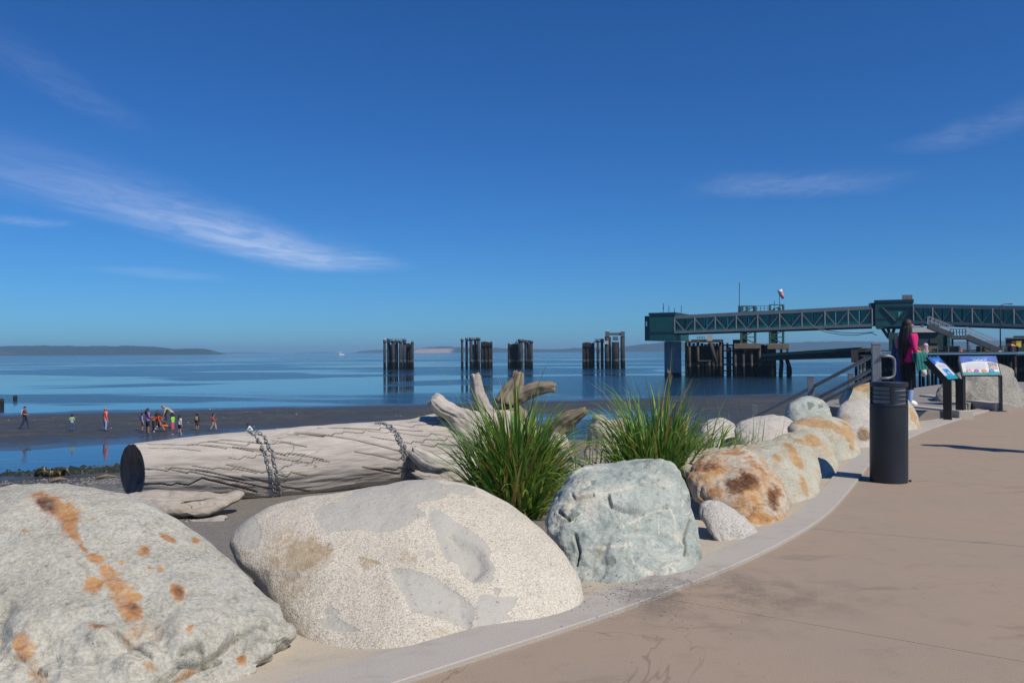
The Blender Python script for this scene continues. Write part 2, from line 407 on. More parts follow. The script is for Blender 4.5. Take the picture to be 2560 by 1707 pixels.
# ---------------------------------------------------------------- far shores
def hill_mat(name, bluff):
    t = NT(name); p = t.pos()
    n = t.noise(.02, 6, .65, p); col = t.ramp(n, [(.3, (.012, .022, .014)), (.6, (.026, .04, .024)), (.8, (.045, .055, .034))])
    z = t.sep(p, 2)
    x = t.sep(p, 0); b = t.math('MULTIPLY', t.ss(t.noise(.006, 4, .6, p), .62, .7) if not bluff else t.math('MULTIPLY', t.ss(x, -620, -560), t.ss(x, -330, -380)), t.ss(z, 26 if bluff else 12, 14 if bluff else 4))
    col = t.mix(b, col, (.42, .33, .27) if bluff else (.25, .22, .18))
    return t.pbr(col, .95, spec=.05)
HM, BM = hill_mat('forest_far', False), hill_mat('sandy_bluff', True)
def hill(name, prof, Y, mat, depth=500):
    px = np.arange(prof[0][0], prof[-1][0] + 1, 3.0); py = np.interp(px, [a for a, _ in prof], [b for _, b in prof])
    k = 14; V = np.zeros((k, len(px), 3))
    for i, x in enumerate(px):
        top = P(x, py[i], Y); H = max(top[2] - WATER, .5)
        for j in range(k):
            t = j / (k - 1)
            hh = [0, .22, .42, .6, .76, .88, .96, 1, 1, .98, .9, .7, .4, 0][j]
            V[j, i] = (top[0] * (1 + (t - .5) * depth / Y * .0), Y + (t - .5) * depth, WATER - 1 + hh * (H + 1))
    nz = fbm(V * .03, 4); V[2:-2, :, 2] += nz[2:-2] * np.clip((V[2:-2, :, 2] - WATER) * .28, 0, 9)
    o = grid_mesh(name, V, mat); tag(o, kind='structure'); return o
hill('island', [(-700, 872), (-400, 864), (-150, 868), (0, 866), (90, 864), (200, 866), (300, 865), (380, 866.5), (398, 871), (410, 873.5), (440, 872.5), (470, 871.5), (505, 874), (516, 879), (530, 884)], 3900, HM)
hill('headland', [(500, 883.5), (560, 881), (620, 880.5), (690, 882), (700, 882.6)], 9000, HM)
hill('headland', [(730, 882), (770, 880), (820, 879.6), (840, 881.6)], 9500, HM)
hill('headland', [(890, 880.5), (905, 877), (930, 875), (1000, 873), (1040, 872), (1060, 870)], 6500, HM)
hill('bluff', [(1000, 880), (1030, 875), (1070, 868), (1110, 865.5), (1135, 868), (1180, 869), (1330, 872.5), (1400, 873), (1440, 870), (1560, 868), (1600, 862), (1650, 857), (1700, 854), (1760, 859), (1850, 863), (1930, 858), (2000, 856), (2100, 853), (2250, 856), (2500, 852), (2800, 850)], 5200, BM, 700)

def haze():
    t = NT('haze_air'); v = t.n('ShaderNodeVolumePrincipled')
    v.inputs['Color'].default_value = (.40, .70, 1, 1); v.inputs['Density'].default_value = 1.6e-4; v.inputs['Anisotropy'].default_value = 0.0
    t.t.links.new(v.outputs[0], t.out.inputs['Volume'])
    m = MB(); m.box((-26000, -3000, -9.5), (26000, 12000, 72)); o = m.build('haze', t.m); tag(o, kind='stuff'); return o
haze()

# thin cirrus, horizontal veils high above the sea
def cirrus_mat(seed, st, L, Wd):
    t = NT('cirrus'); c = t.co()
    x, y = t.sep(c, 0), t.sep(c, 1)
    un, vn = t.math('DIVIDE', x, L), t.math('DIVIDE', y, Wd)
    n1 = t.noise(1.0, 7, .62, t.map(c, (6 / L, 5 / Wd * .5, 1), rot=(0, 0, .12), loc=(seed, seed, 0)), dist=.8)
    n2 = t.noise(1.0, 3, .5, t.map(c, (2.5 / L, 1.5 / Wd, 1), loc=(seed * 2, 0, 3)))
    vv = t.math('ADD', vn, t.math('MULTIPLY', t.math('SUBTRACT', n2, .5), 1.1))
    g = t.math('SUBTRACT', 1.0, t.math('MULTIPLY', vv, vv), clamp=True)
    g = t.math('MULTIPLY', g, t.math('SUBTRACT', 1.0, t.math('POWER', t.math('ABSOLUTE', un), 2.5), clamp=True))
    g = t.math('MULTIPLY', g, t.math('SUBTRACT', 1.0, t.math('POWER', t.math('ABSOLUTE', vn), 3), clamp=True))
    g = t.math('POWER', g, 1.7); g = t.math('MULTIPLY', g, t.ss(un, -.9, .75 if L > 4000 else -.5))
    a = t.math('MULTIPLY', t.math('MULTIPLY', g, t.math('MULTIPLY_ADD', n1, 2.0, -.35, clamp=True)), st, clamp=True)
    tr = t.n('ShaderNodeBsdfTransparent'); tl = t.n('ShaderNodeBsdfTranslucent'); tl.inputs[0].default_value = (.86, .9, .97, 1)
    mxs = t.n('ShaderNodeMixShader'); t.set(mxs.inputs[0], a); t.t.links.new(tr.outputs[0], mxs.inputs[1]); t.t.links.new(tl.outputs[0], mxs.inputs[2])
    t.t.links.new(mxs.outputs[0], t.out.inputs[0]); return t.m
ALT = 2600.0
for (a, b, w, st, sd_) in [((-90, 372), (970, 722), 1.2, .55, 1.7), ((600, 575), (960, 700), 1.1, .25, 6.4), ((-100, 60), (400, 380), 1.1, .045, 5.1), ((1640, 478), (2300, 470), .6, .11, 8.4),
                           ((2190, 420), (2720, 235), .8, .075, 3.3), ((250, 668), (560, 712), .35, .09, 9.9), ((-60, 543), (190, 570), .25, .14, 2.2)]:
    A_, B_ = G(*a, ALT), G(*b, ALT); c = (A_ + B_) / 2; d = B_ - A_; L = np.linalg.norm(d) / 2; d /= 2 * L
    mid = G((a[0] + b[0]) / 2, (a[1] + b[1]) / 2, ALT); hi = G((a[0] + b[0]) / 2, (a[1] + b[1]) / 2 - 75 * w, ALT); lo = G((a[0] + b[0]) / 2, (a[1] + b[1]) / 2 + 75 * w, ALT)
    nrm_ = np.array([-d[1], d[0], 0]); Wd = (abs((hi - mid) @ nrm_) + abs((lo - mid) @ nrm_)) / 2
    m = MB(); m.add([(-L, -Wd, 0), (L, -Wd, 0), (L, Wd, 0), (-L, Wd, 0)], [(0, 1, 2, 3)])
    o = m.build('cloud', cirrus_mat(sd_, st, L, Wd)); o.location = (float(mid[0]), float(mid[1]), ALT + sd_ * 8); o.rotation_euler = (0, 0, math.atan2(d[1], d[0])); tag(o, kind='stuff')
# ---------------------------------------------------------------- boulders
def seg_dist(x, y, line):
    best = np.full(x.shape, 1e9)
    for (x0, y0), (x1, y1) in zip(line[:-1], line[1:]):
        dx, dy = x1 - x0, y1 - y0; t = np.clip(((x - x0) * dx + (y - y0) * dy) / (dx * dx + dy * dy + 1e-9), 0, 1)
        best = np.minimum(best, np.hypot(x - x0 - t * dx, y - y0 - t * dy))
    return best
def poly_sd(x, y, pg):
    inside = np.zeros(x.shape, bool); pg = list(pg)
    for (x0, y0), (x1, y1) in zip(pg, pg[1:] + pg[:1]):
        c = ((y0 > y) != (y1 > y)) & (x < (x1 - x0) * (y - y0) / ((y1 - y0) if y1 != y0 else 1e-9) + x0); inside ^= c
    d = seg_dist(x, y, pg + pg[:1]); return np.where(inside, -d, d)
def sst(a, b, x):
    t = np.clip((x - a) / (b - a), 0, 1); return t * t * (3 - 2 * t)
def blobs(x, y, L, wob):
    m = np.zeros(x.shape)
    for (bx, by, rx, ry, ang, amp) in L:
        c, s = math.cos(R(ang)), math.sin(R(ang)); dx, dy = x - bx, y - by
        d = np.hypot((dx * c + dy * s) / rx, (-dx * s + dy * c) / ry) + wob * 1.1
        m = np.maximum(m, amp * sst(1.6, .45, d))
    return m
def grid_normals(V):
    du = np.roll(V, -1, 1) - np.roll(V, 1, 1); dv = np.gradient(V, axis=0)
    n = np.cross(dv, du); n /= np.linalg.norm(n, axis=-1)[..., None] + 1e-12; return n
def boulder(name, label, out, Yt, Yb, thick, mat, nu=150, nv=80, e1=.9, e2=.9, amp=.05, fr=1.2, rid=0, seed=0, back=.9,
            stains=(), dark=(), patches=(), veins=(), cracks=(), fine=.006, low_rough=None, push=None, sink=.5, facet=.008, group='boulders along the promenade edge', cat='boulder'):
    o2 = np.array(out, float)
    if sink:
        yt, yb = o2[:, 1].min(), o2[:, 1].max(); ym = yt + .62 * (yb - yt); k = np.clip((o2[:, 1] - ym) / (yb - ym), 0, 1)
        o2[:, 1] += k * sink * (yb - yt); Yt += .3 * thick; Yb += .75 * thick - sink * .6 * (Yt - Yb)
    c = np.concatenate([o2, o2[:1]])
    for _ in range(2):
        a, b = c[:-1], c[1:]; q = np.stack([.8 * a + .2 * b, .2 * a + .8 * b], 1).reshape(-1, 2); c = np.concatenate([q, q[:1]])
    px, _L = at_len(c, np.linspace(0, at_len(c, 0)[1], nu + 1)[:-1])
    yt, yb = o2[:, 1].min(), o2[:, 1].max()
    Ys = Yt + (Yb - Yt) * (px[:, 1] - yt) / (yb - yt)
    PP = np.array([P(x, y, Y) for (x, y), Y in zip(px, Ys)]); C = PP.mean(0)
    N = CP - C; N /= np.linalg.norm(N)          # bulge towards the viewer's side and away from it
    ph = np.linspace(math.pi / 2 * .9999, -math.pi / 2 * .9999, nv)
    rc = np.cos(ph) ** e1; dp = np.sign(np.sin(ph)) * np.abs(np.sin(ph)) ** e2 * thick; dp = np.where(dp < 0, dp * back, dp)
    V = C + (PP - C)[None] * rc[:, None, None] + N * dp[:, None, None]
    q = V + seed * 13.7
    nn = grid_normals(V)
    if ((nn * (V - C)).sum(-1)).mean() < 0: nn = -nn
    env = 1.0
    d = amp * fbm(q * fr, 4, .5)
    if rid: d = d - rid * (1 - sst(.0, .35, np.abs(pnoise(q * fr * 1.3 + 4))))
    X, Yp = proj(V); front = (ph > -.25)[:, None] * np.ones((1, nu))
    if low_rough is not None:
        w = sst(low_rough[0], low_rough[1], Yp + 40 * fbm(q * 1.5, 2)); d = d + w * (low_rough[2] * fbm(q * 3.2, 4, .6) - low_rough[2] * .5 * (1 - sst(0, .3, np.abs(fbm(q * 2.3 + 7, 2)))))
    if facet: d = d + facet * (ridged(q * fr * 2.0 + 3, 3) - .6) - facet * .8 * sst(.12, .0, np.abs(fbm(q * fr * 1.5 + 11, 3)))
    d = d + fine * fbm(q * 9, 3, .6)
    wob = fbm(q * 4, 5, .65)
    at = {}
    at['stain'] = blobs(X, Yp, stains, wob) * front if len(stains) else np.zeros_like(X)
    at['dark'] = blobs(X, Yp, dark, wob) * front if len(dark) else np.zeros_like(X)
    pm = np.zeros_like(X)
    for pg in patches: pm = np.maximum(pm, sst(6, -6, poly_sd(X, Yp, pg) + wob * 16))
    at['patch'] = pm * front
    vm = np.zeros_like(X)
    for ln, w in veins: vm = np.maximum(vm, sst(w, w * .35, seg_dist(X, Yp, ln) + wob * w * 1.2))
    at['vein'] = vm * front
    cm = np.zeros_like(X)
    for ln, w, dep in cracks:
        k = sst(w, 0, seg_dist(X, Yp, ln) + wob * w * .6); d = d - dep * k * front; cm = np.maximum(cm, k)
    for (pg, dep) in (push or ()): d = d + dep * sst(14, -14, poly_sd(X, Yp, pg) + wob * 6) * front
    at['crack'] = cm * front
    V = V + nn * d[..., None]
    base = (float(C[0]), float(C[1]), float(V[..., 2].min()))
    o = grid_mesh(name, V, mat, closed_u=True, base=base, attrs=at)
    return tag(o, label, cat, group)

def rock_mat(name, base, speck, rust=None, rust_cov=0, patch=(.3, .31, .3), vein=(.6, .57, .5), sscale=110, sfac=.5, crack=.4, streak=None, olive=.25, patch_speck=.12, gscale=1.6, net=None, dkf=.5, rstr=.10):
    t = NT(name); c = t.co()
    g = t.noise(gscale, 6, .62, c, dist=.4); col = t.ramp(g, [(.30, base[0]), (.5, base[1]), (.72, base[2])])
    if streak:
        sv = t.noise(3.5, 6, .68, t.map(c, streak[1], rot=streak[2]), dist=1.3); col = t.mix(t.math('MULTIPLY', t.ss(sv, .50, .64), .75), col, streak[0])
    ol = t.noise(2.7, 6, .66, c); col = t.mix(t.math('MULTIPLY', t.ss(ol, .52, .72), olive), col, (.30, .255, .16))
    # inclusions of another rock
    pa = t.ss(t.math('ADD', t.attr('patch'), t.math('MULTIPLY', t.math('SUBTRACT', t.noise(40, 6, .75, c), .5), 1.5)), .3, .7)
    pc = t.mix(t.noise(3, 5, .6, c), tuple(x * .82 for x in patch), tuple(min(1, x * 1.15) for x in patch)); col = t.mix(pa, col, pc)
    ve = t.ss(t.math('ADD', t.attr('vein'), t.math('MULTIPLY', t.math('SUBTRACT', t.noise(30, 4, .6, c), .5), .7)), .35, .6); col = t.mix(t.math('MULTIPLY', ve, .8), col, vein)
    wv = t.n('ShaderNodeVectorMath', operation='ADD'); t.t.links.new(c, wv.inputs[0]); t.t.links.new(t.math('MULTIPLY', t.noise(4, 5, .65, c), .35), wv.inputs[1]); wv = t.map(wv.outputs[0], (1, 1, 1.7), rot=(.2, .35, .1))
    if net: 
        nt_ = t.math('SUBTRACT', 1, t.ss(t.voro(net[0], wv, feature='DISTANCE_TO_EDGE'), .006, .055)); col = t.mix(t.math('MULTIPLY', t.math('MULTIPLY', nt_, t.ss(t.noise(2.2, 4, .6, c), .42, .6)), net[1]), col, vein)
    dk = t.math('SUBTRACT', 1, t.ss(t.voro(4.5, wv, feature='DISTANCE_TO_EDGE'), .002, .022)); dk = t.math('MULTIPLY', dk, t.ss(t.noise(1.8, 5, .65, t.map(c, loc=(3, 5, 1))), .5, .62)); col = t.mix(t.math('MULTIPLY', dk, dkf), col, tuple(x * .35 for x in base[0]))
    fine = t.noise(sscale, 2, .75, c); f2 = t.noise(sscale * .33, 3, .7, c)
    sp = t.ramp(fine, [(.30, speck[0]), (.47, speck[1]), (.62, speck[2])])
    sfr = t.math('MULTIPLY', t.math('MULTIPLY_ADD', pa, -(1 - patch_speck), 1), sfac)
    col = t.mix(sfr, col, sp)
    col = t.mix(t.math('MULTIPLY', t.ss(f2, .58, .70), .45), col, tuple(x * .5 for x in base[0]))
    pit = t.ss(t.voro(24, c), .14, .05); pit = t.math('MULTIPLY', pit, t.ss(t.noise(4, 3, .6, c), .5, .6)); col = t.mix(t.math('MULTIPLY', pit, .7), col, (.09, .085, .07))
    if rust:
        rn = t.math('MULTIPLY_ADD', t.noise(34, 5, .7, c), .6, t.math('MULTIPLY', t.noise(8, 6, .7, c, dist=.8), .4)); rm = t.ss(t.math('ADD', t.math('MULTIPLY', t.attr('stain'), .95), t.math('MULTIPLY', t.math('SUBTRACT', rn, .5), 2.0)), .10, .80)
        if rust_cov:
            cov = t.noise(2.6, 8, .72, t.map(c, (1.6, 1.6, .55), rot=(.3, .5, 0)), dist=1.1); rm = t.math('MAXIMUM', rm, t.math('MULTIPLY', t.ss(cov, 1 - rust_cov - .10, 1 - rust_cov + .16), .92))
        rc = t.ramp(t.math('MULTIPLY_ADD', t.attr('dark'), -.5, t.noise(6, 8, .75, t.map(c, (1.5, 1.5, .6), rot=(.3, .5, 0)), dist=1)), [(.12, rust[0]), (.42, rust[1]), (.62, rust[2])])
        col = t.mix(t.math('MULTIPLY', rm, t.math('MULTIPLY_ADD', t.noise(26, 6, .75, c), 1.5, rstr, clamp=True)), col, rc)
    col = t.mix(t.math('MULTIPLY', t.attr('crack'), crack), col, (.10, .085, .065))
    h = t.math('ADD', t.math('MULTIPLY', t.math('ADD', fine, t.math('MULTIPLY', f2, 1.6)), t.math('MULTIPLY_ADD', pa, -.75, 1)), t.math('MULTIPLY', t.noise(8, 6, .7, c), 4.5))
    h = t.math('SUBTRACT', h, t.math('ADD', t.math('MULTIPLY', pit, 1.2), t.math('MULTIPLY', dk, 2.2 * dkf)))
    return t.pbr(col, .8, normal=t.bump(h, .42, .010), spec=.3)
RUST = [(.11, .042, .02), (.32, .13, .035), (.47, .25, .085)]
SPK = [(.20, .19, .165), (.48, .455, .40), (.75, .72, .65)]
gA = rock_mat('rock_pale_green', [(.21, .215, .175), (.36, .36, .305), (.50, .49, .42)], SPK, RUST, sscale=60, sfac=.3, streak=((.33, .345, .33), (1, 1, 2.4), (0, .6, 0)), olive=.55, gscale=2.6)
gB = rock_mat('rock_granite', [(.38, .35, .28), (.50, .465, .385), (.58, .555, .475)], [(.14, .12, .09), (.56, .51, .43), (.86, .82, .73)], [(.20, .12, .06), (.32, .23, .13), (.38, .31, .21)], patch=(.43, .42, .38), sscale=110, sfac=.44, olive=.25, patch_speck=.10, dkf=.0)
gC = rock_mat('rock_blue_green', [(.13, .17, .155), (.35, .40, .365), (.60, .61, .55)], [(.2, .24, .23), (.4, .44, .42), (.66, .67, .62)], [(.2, .15, .08), (.36, .30, .18), (.45, .4, .28)], patch=(.17, .21, .19), vein=(.58, .54, .44), sscale=60, sfac=.22, streak=((.24, .285, .275), (1, 1, 4), (0, .25, 0)), olive=.4, gscale=3.0, net=(4.2, 1.0), dkf=.75)
gD = rock_mat('rock_rusty', [(.33, .31, .245), (.45, .42, .34), (.53, .51, .45)], SPK, [(.10, .038, .012), (.30, .13, .036), (.50, .31, .13)], rust_cov=.53, rstr=.22, sscale=70, sfac=.3, olive=.35)
gE = rock_mat('rock_grey', [(.30, .295, .29), (.40, .39, .38), (.5, .49, .47)], SPK, sscale=80, sfac=.45, olive=.1)
gF = rock_mat('rock_streaked', [(.25, .265, .19), (.40, .40, .31), (.54, .52, .43)], SPK, [(.16, .075, .03), (.37, .2, .07), (.48, .31, .14)], rust_cov=.44, sscale=70, sfac=.3, streak=((.36, .385, .33), (1, 1, 3), (0, .9, 0)))
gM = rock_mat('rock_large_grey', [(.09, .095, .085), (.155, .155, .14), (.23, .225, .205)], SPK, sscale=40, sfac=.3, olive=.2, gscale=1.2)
gW = rock_mat('rock_white', [(.32, .31, .28), (.44, .42, .385), (.55, .53, .49)], SPK, [(.16, .1, .05), (.3, .21, .12), (.42, .34, .22)], rust_cov=.25, sscale=70, sfac=.35, olive=.15)

zA = lambda L: [(x / 2.975, 1180 + y / 2.975) for x, y in L]
zB = lambda L: [(560 + x / 2.502, 1180 + y / 2.502) for x, y in L]
zC = lambda L: [(1320 + x / 2.94, 1080 + y / 2.94) for x, y in L]
def sA(L): return [(x / 2.975, 1180 + y / 2.975, rx / 2.975, ry / 2.975, a, m) for x, y, rx, ry, a, m in L]
boulder('boulder', 'largest pale boulder with a teardrop of orange rust, nearest of all at the lower left',
        [(-430, 1500), (-300, 1330), (-150, 1243), (0, 1222), (100, 1216), (180, 1219), (260, 1230), (340, 1255), (400, 1290), (470, 1335), (540, 1385), (600, 1435), (650, 1480), (700, 1520), (728, 1550), (732, 1575), (716, 1612), (680, 1645), (630, 1675), (580, 1705), (450, 1790), (200, 1850), (-150, 1860), (-380, 1730)],
        4.45, 2.75, .42, gA, sink=.2, nu=520, nv=230, e1=.82, e2=.8, amp=.05, fr=1.1, seed=1, low_rough=(1440, 1620, .11), fine=.012, facet=.005,
        stains=sA([(385, 262, 140, 66, 18, 1), (500, 340, 120, 95, 45, .95), (545, 450, 85, 42, 50, .85), (620, 555, 50, 16, 45, .8), (700, 620, 68, 32, 8, .9), (810, 720, 60, 40, 20, .8), (860, 830, 95, 80, 60, .7), (930, 940, 110, 100, 45, .7), (985, 1020, 75, 75, 0, 1), (690, 820, 75, 60, 0, .85), (1025, 910, 30, 26, 0, .95), (1320, 890, 46, 62, -30, 1), (1075, 575, 45, 40, 0, .8), (1195, 710, 38, 18, 30, .9), (1110, 690, 22, 14, 0, .9), (1245, 495, 50, 16, 25, .8), (1445, 525, 28, 18, 30, .9), (1620, 520, 32, 12, 25, .8), (1835, 680, 38, 16, 20, .8), (735, 1165, 70, 30, 5, 1), (1815, 1350, 38, 50, 0, .9), (160, 1270, 70, 70, 0, .7), (690, 355, 35, 14, -10, .6), (185, 425, 30, 20, 0, .5), (1415, 1190, 40, 18, -30, .8), (905, 655, 18, 12, 0, .9), (1110, 1440, 60, 25, 0, .6), (1050, 1180, 130, 120, 0, .42), (230, 1430, 120, 80, 20, .5), (1390, 1480, 160, 40, -25, .6)]),
        dark=sA([(350, 265, 80, 42, 25, 1), (1330, 900, 28, 40, -30, .6), (1000, 1000, 50, 40, 0, .6), (735, 1165, 45, 20, 0, .7)]),
        cracks=[(zA([(1120, 1540), (1330, 1400), (1500, 1400), (1650, 1290), (1780, 1150), (1980, 1095)]), 13, .055), (zA([(1340, 1330), (1480, 1280), (1540, 1400)]), 10, .05), (zA([(1180, 1560), (1420, 1470), (1640, 1380)]), 9, .04), (zA([(510, 1350), (700, 1350), (770, 1260)]), 8, .02), (zA([(560, 640), (640, 700), (650, 760)]), 5, .012), (zA([(840, 1150), (960, 1250), (1120, 1370)]), 10, .03), (zA([(40, 1330), (200, 1360), (320, 1440)]), 9, .035), (zA([(1890, 1230), (2000, 1230), (2080, 1240)]), 10, .03)])
boulder('boulder', 'huge rounded cream granite boulder with smooth grey inclusions',
        [(572, 1360), (585, 1330), (620, 1295), (680, 1265), (760, 1245), (850, 1233), (950, 1217), (1020, 1206), (1080, 1203), (1140, 1206), (1200, 1222), (1260, 1250), (1320, 1290), (1380, 1345), (1420, 1395), (1450, 1440), (1461, 1470), (1445, 1496), (1380, 1516), (1290, 1546), (1180, 1582), (1080, 1594), (960, 1590), (900, 1577), (800, 1545), (700, 1500), (640, 1450), (590, 1410)],
        4.8, 3.68, .34, gB, nu=560, nv=230, e1=.85, e2=.85, amp=.03, fr=1.2, seed=2, fine=.004, facet=.004,
        patches=[zB(p) for p in ([(570, 250), (600, 320), (640, 385), (760, 365), (900, 365), (1060, 375), (1150, 330), (1200, 285), (1250, 275), (1190, 230), (1200, 195), (1330, 180), (1400, 130), (1350, 110), (1360, 80), (1300, 40), (1000, 60), (870, 100), (700, 190), (600, 225)],
                 [(1290, 260), (1330, 245), (1420, 290), (1530, 350), (1620, 420), (1670, 490), (1650, 540), (1690, 600), (1680, 680), (1580, 690), (1500, 640), (1470, 580), (1390, 550), (1340, 480), (1310, 380), (1285, 310)],
                 [(1045, 600), (1100, 610), (1330, 650), (1380, 700), (1500, 780), (1560, 850), (1550, 930), (1530, 970), (1440, 940), (1330, 900), (1250, 880), (1150, 865), (1120, 770), (1060, 690)],
                 [(1590, 750), (1700, 770), (1840, 770), (1830, 850), (1780, 880), (1830, 910), (1640, 960), (1590, 970), (1575, 860)],
                 [(350, 620), (450, 610), (470, 650), (400, 680), (360, 660)], [(610, 850), (660, 820), (710, 860), (680, 890), (620, 880)], [(560, 920), (690, 900), (860, 990), (700, 980)], [(1380, 95), (1520, 90), (1640, 150), (1500, 150)], [(1260, 500), (1310, 490), (1320, 520), (1270, 530)], [(1690, 720), (1740, 730), (1720, 780), (1680, 760)], [(60, 380), (180, 250), (230, 330), (210, 480), (80, 470)])],
        push=[(zB([(1420, 400), (1500, 440), (1600, 500), (1640, 600), (1560, 680), (1490, 620), (1470, 540), (1430, 470)]), -.03), (zB([(1045, 600), (1330, 650), (1500, 780), (1560, 850), (1530, 960), (1330, 900), (1150, 865), (1120, 770)]), -.012)],
        stains=[(768, 1390, 62, 44, 10, .75), (690, 1370, 45, 70, 30, .5), (735, 1460, 60, 50, 20, .45), (910, 1405, 24, 14, 0, .6), (925, 1398, 28, 5, 20, .9), (1015, 1390, 26, 16, 0, .4), (1120, 1580, 90, 12, 0, .4)], cracks=[(zB([(530, 478), (580, 455), (650, 440)]), 3.5, .02)])
boulder('boulder', 'blocky blue-green boulder crossed by pale quartz veins',
        [(1362, 1315), (1380, 1270), (1400, 1235), (1430, 1190), (1470, 1166), (1520, 1156), (1580, 1150), (1640, 1152), (1680, 1159), (1703, 1178), (1716, 1208), (1728, 1250), (1735, 1300), (1746, 1350), (1747, 1382), (1735, 1402), (1700, 1422), (1650, 1437), (1600, 1445), (1550, 1441), (1500, 1432), (1450, 1416), (1420, 1390), (1385, 1350)],
        5.55, 4.62, .36, gC, nu=420, nv=200, e1=.62, e2=.62, amp=.06, fr=1.6, seed=3, fine=.018, facet=.013,
        veins=[(zC(l), w) for l, w in (([(340, 490), (450, 465), (560, 450), (700, 420), (850, 355)], 4.5), ([(700, 690), (830, 620), (900, 580), (1050, 563), (1080, 620), (1090, 700)], 3), ([(370, 660), (450, 610), (540, 560)], 3), ([(780, 755), (800, 690), (830, 620)], 2.2), ([(970, 600), (965, 740)], 1.8), ([(450, 830), (600, 850), (760, 830)], 5), ([(860, 360), (1000, 400), (1130, 390)], 2.5), ([(230, 540), (400, 520), (560, 530)], 2.5), ([(680, 570), (680, 700)], 1.6))],
        patches=[zC(p) for p in ([(560, 910), (620, 900), (660, 950), (620, 990), (570, 960)], [(460, 360), (500, 350), (495, 390), (465, 400)], [(230, 600), (300, 560), (380, 590), (340, 660), (250, 640)])],
        cracks=[(zC([(590, 470), (610, 540), (720, 575), (850, 590)]), 6, .03), (zC([(330, 470), (350, 500), (480, 470)]), 5, .02), (zC([(1190, 640), (1150, 760), (1160, 900)]), 5, .03), (zC([(340, 740), (370, 860), (340, 960)]), 7, .03), (zC([(790, 680), (780, 760)]), 4, .015), (zC([(940, 385), (1000, 410)]), 4, .02), (zC([(230, 590), (300, 640)]), 6, .02)],
        stains=[(1497, 1380, 14, 14, 0, .5), (1450, 1250, 30, 8, -10, .5)])
boulder('boulder', 'orange-brown rust-covered boulder behind the small grey rock',
        [(1712, 1200), (1730, 1160), (1760, 1132), (1800, 1118), (1850, 1115), (1890, 1125), (1930, 1160), (1960, 1210), (1975, 1250), (1977, 1282), (1950, 1299), (1900, 1304), (1870, 1299), (1830, 1277), (1780, 1252), (1735, 1240)],
        7.05, 6.12, .34, gD, nu=300, nv=150, e1=.8, e2=.8, amp=.07, fr=1.5, seed=4, fine=.014, facet=.016,
        stains=[(1850, 1215, 45, 28, -15, 1), (1935, 1240, 18, 35, 0, 1), (1770, 1175, 50, 35, -30, .8), (1790, 1230, 30, 24, 0, .7), (1880, 1250, 60, 30, 10, .7), (1905, 1175, 50, 14, 50, .7), (1900, 1295, 60, 12, 0, 1), (1870, 1270, 50, 30, 0, .6)], dark=[(1845, 1212, 40, 24, -15, 1), (1935, 1245, 14, 34, 0, .9), (1765, 1165, 26, 12, -20, .7)])
boulder('rock', 'small angular grey rock set in mortar in front of the rusty boulder',
        [(1748, 1285), (1750, 1260), (1770, 1248), (1800, 1254), (1840, 1275), (1880, 1310), (1902, 1326), (1885, 1336), (1830, 1339), (1790, 1328), (1760, 1308)], 5.95, 5.62, .14, gE, nu=180, nv=90, e1=.7, e2=.7, amp=.035, fr=2.5, seed=5, cat='rock')
boulder('boulder', 'long pale green boulder with a rust streak, directly behind the orange-brown one',
        [(1690, 1172), (1705, 1148), (1735, 1128), (1771, 1117), (1830, 1112), (1884, 1106), (1939, 1096), (2004, 1095), (2034, 1112), (2050, 1150), (2057, 1190), (2052, 1225), (2020, 1242), (1985, 1246), (1900, 1230), (1780, 1205)], 8.15, 7.0, .34, gF, nu=260, nv=130, e1=.8, e2=.8, amp=.06, fr=1.4, seed=6,
        stains=[(1985, 1135, 10, 36, -35, 1), (1942, 1140, 14, 8, 30, .8), (2010, 1205, 9, 26, -15, .8), (2000, 1100, 40, 9, 15, .8)])
boulder('boulder', 'tan boulder with rust crown catching the shadow of the bollard',
        [(1905, 1112), (1940, 1090), (1972, 1080), (2015, 1074), (2050, 1079), (2076, 1096), (2090, 1130), (2093, 1155), (2086, 1180), (2060, 1192), (2025, 1185), (1960, 1150)], 9.3, 8.25, .32, gF, nu=200, nv=100, e1=.8, e2=.8, amp=.06, fr=1.4, seed=7, stains=[(2035, 1100, 24, 12, 20, .9), (2065, 1120, 30, 14, 60, .5)])
boulder('boulder', 'grey-green boulder with many rust streaks just left of the bollard',
        [(1966, 1072), (1985, 1053), (2030, 1043), (2080, 1046), (2120, 1060), (2145, 1095), (2153, 1125), (2142, 1142), (2110, 1147), (2060, 1140), (2000, 1110)], 10.7, 9.6, .38, gF, nu=200, nv=100, e1=.8, e2=.8, amp=.07, fr=1.4, seed=8, stains=[(2040, 1060, 50, 10, 5, .9), (2120, 1085, 12, 30, -30, .9), (2100, 1075, 30, 8, 30, .8), (2130, 1110, 8, 20, -10, .7)], dark=[(2115, 1120, 16, 20, 0, .5)])
boulder('boulder', 'smooth white boulder partly hidden by the left side of the bollard',
        [(2088, 1042), (2094, 1015), (2115, 998), (2145, 992), (2180, 1000), (2200, 1030), (2205, 1080), (2185, 1112), (2150, 1114), (2115, 1095)], 11.9, 10.9, .36, gW, nu=180, nv=90, e1=.85, e2=.85, amp=.03, fr=1.2, seed=9, stains=[(2160, 1083, 18, 14, 0, 1), (2115, 1040, 16, 10, 20, .6)], dark=[(2160, 1085, 16, 12, 0, 1)])
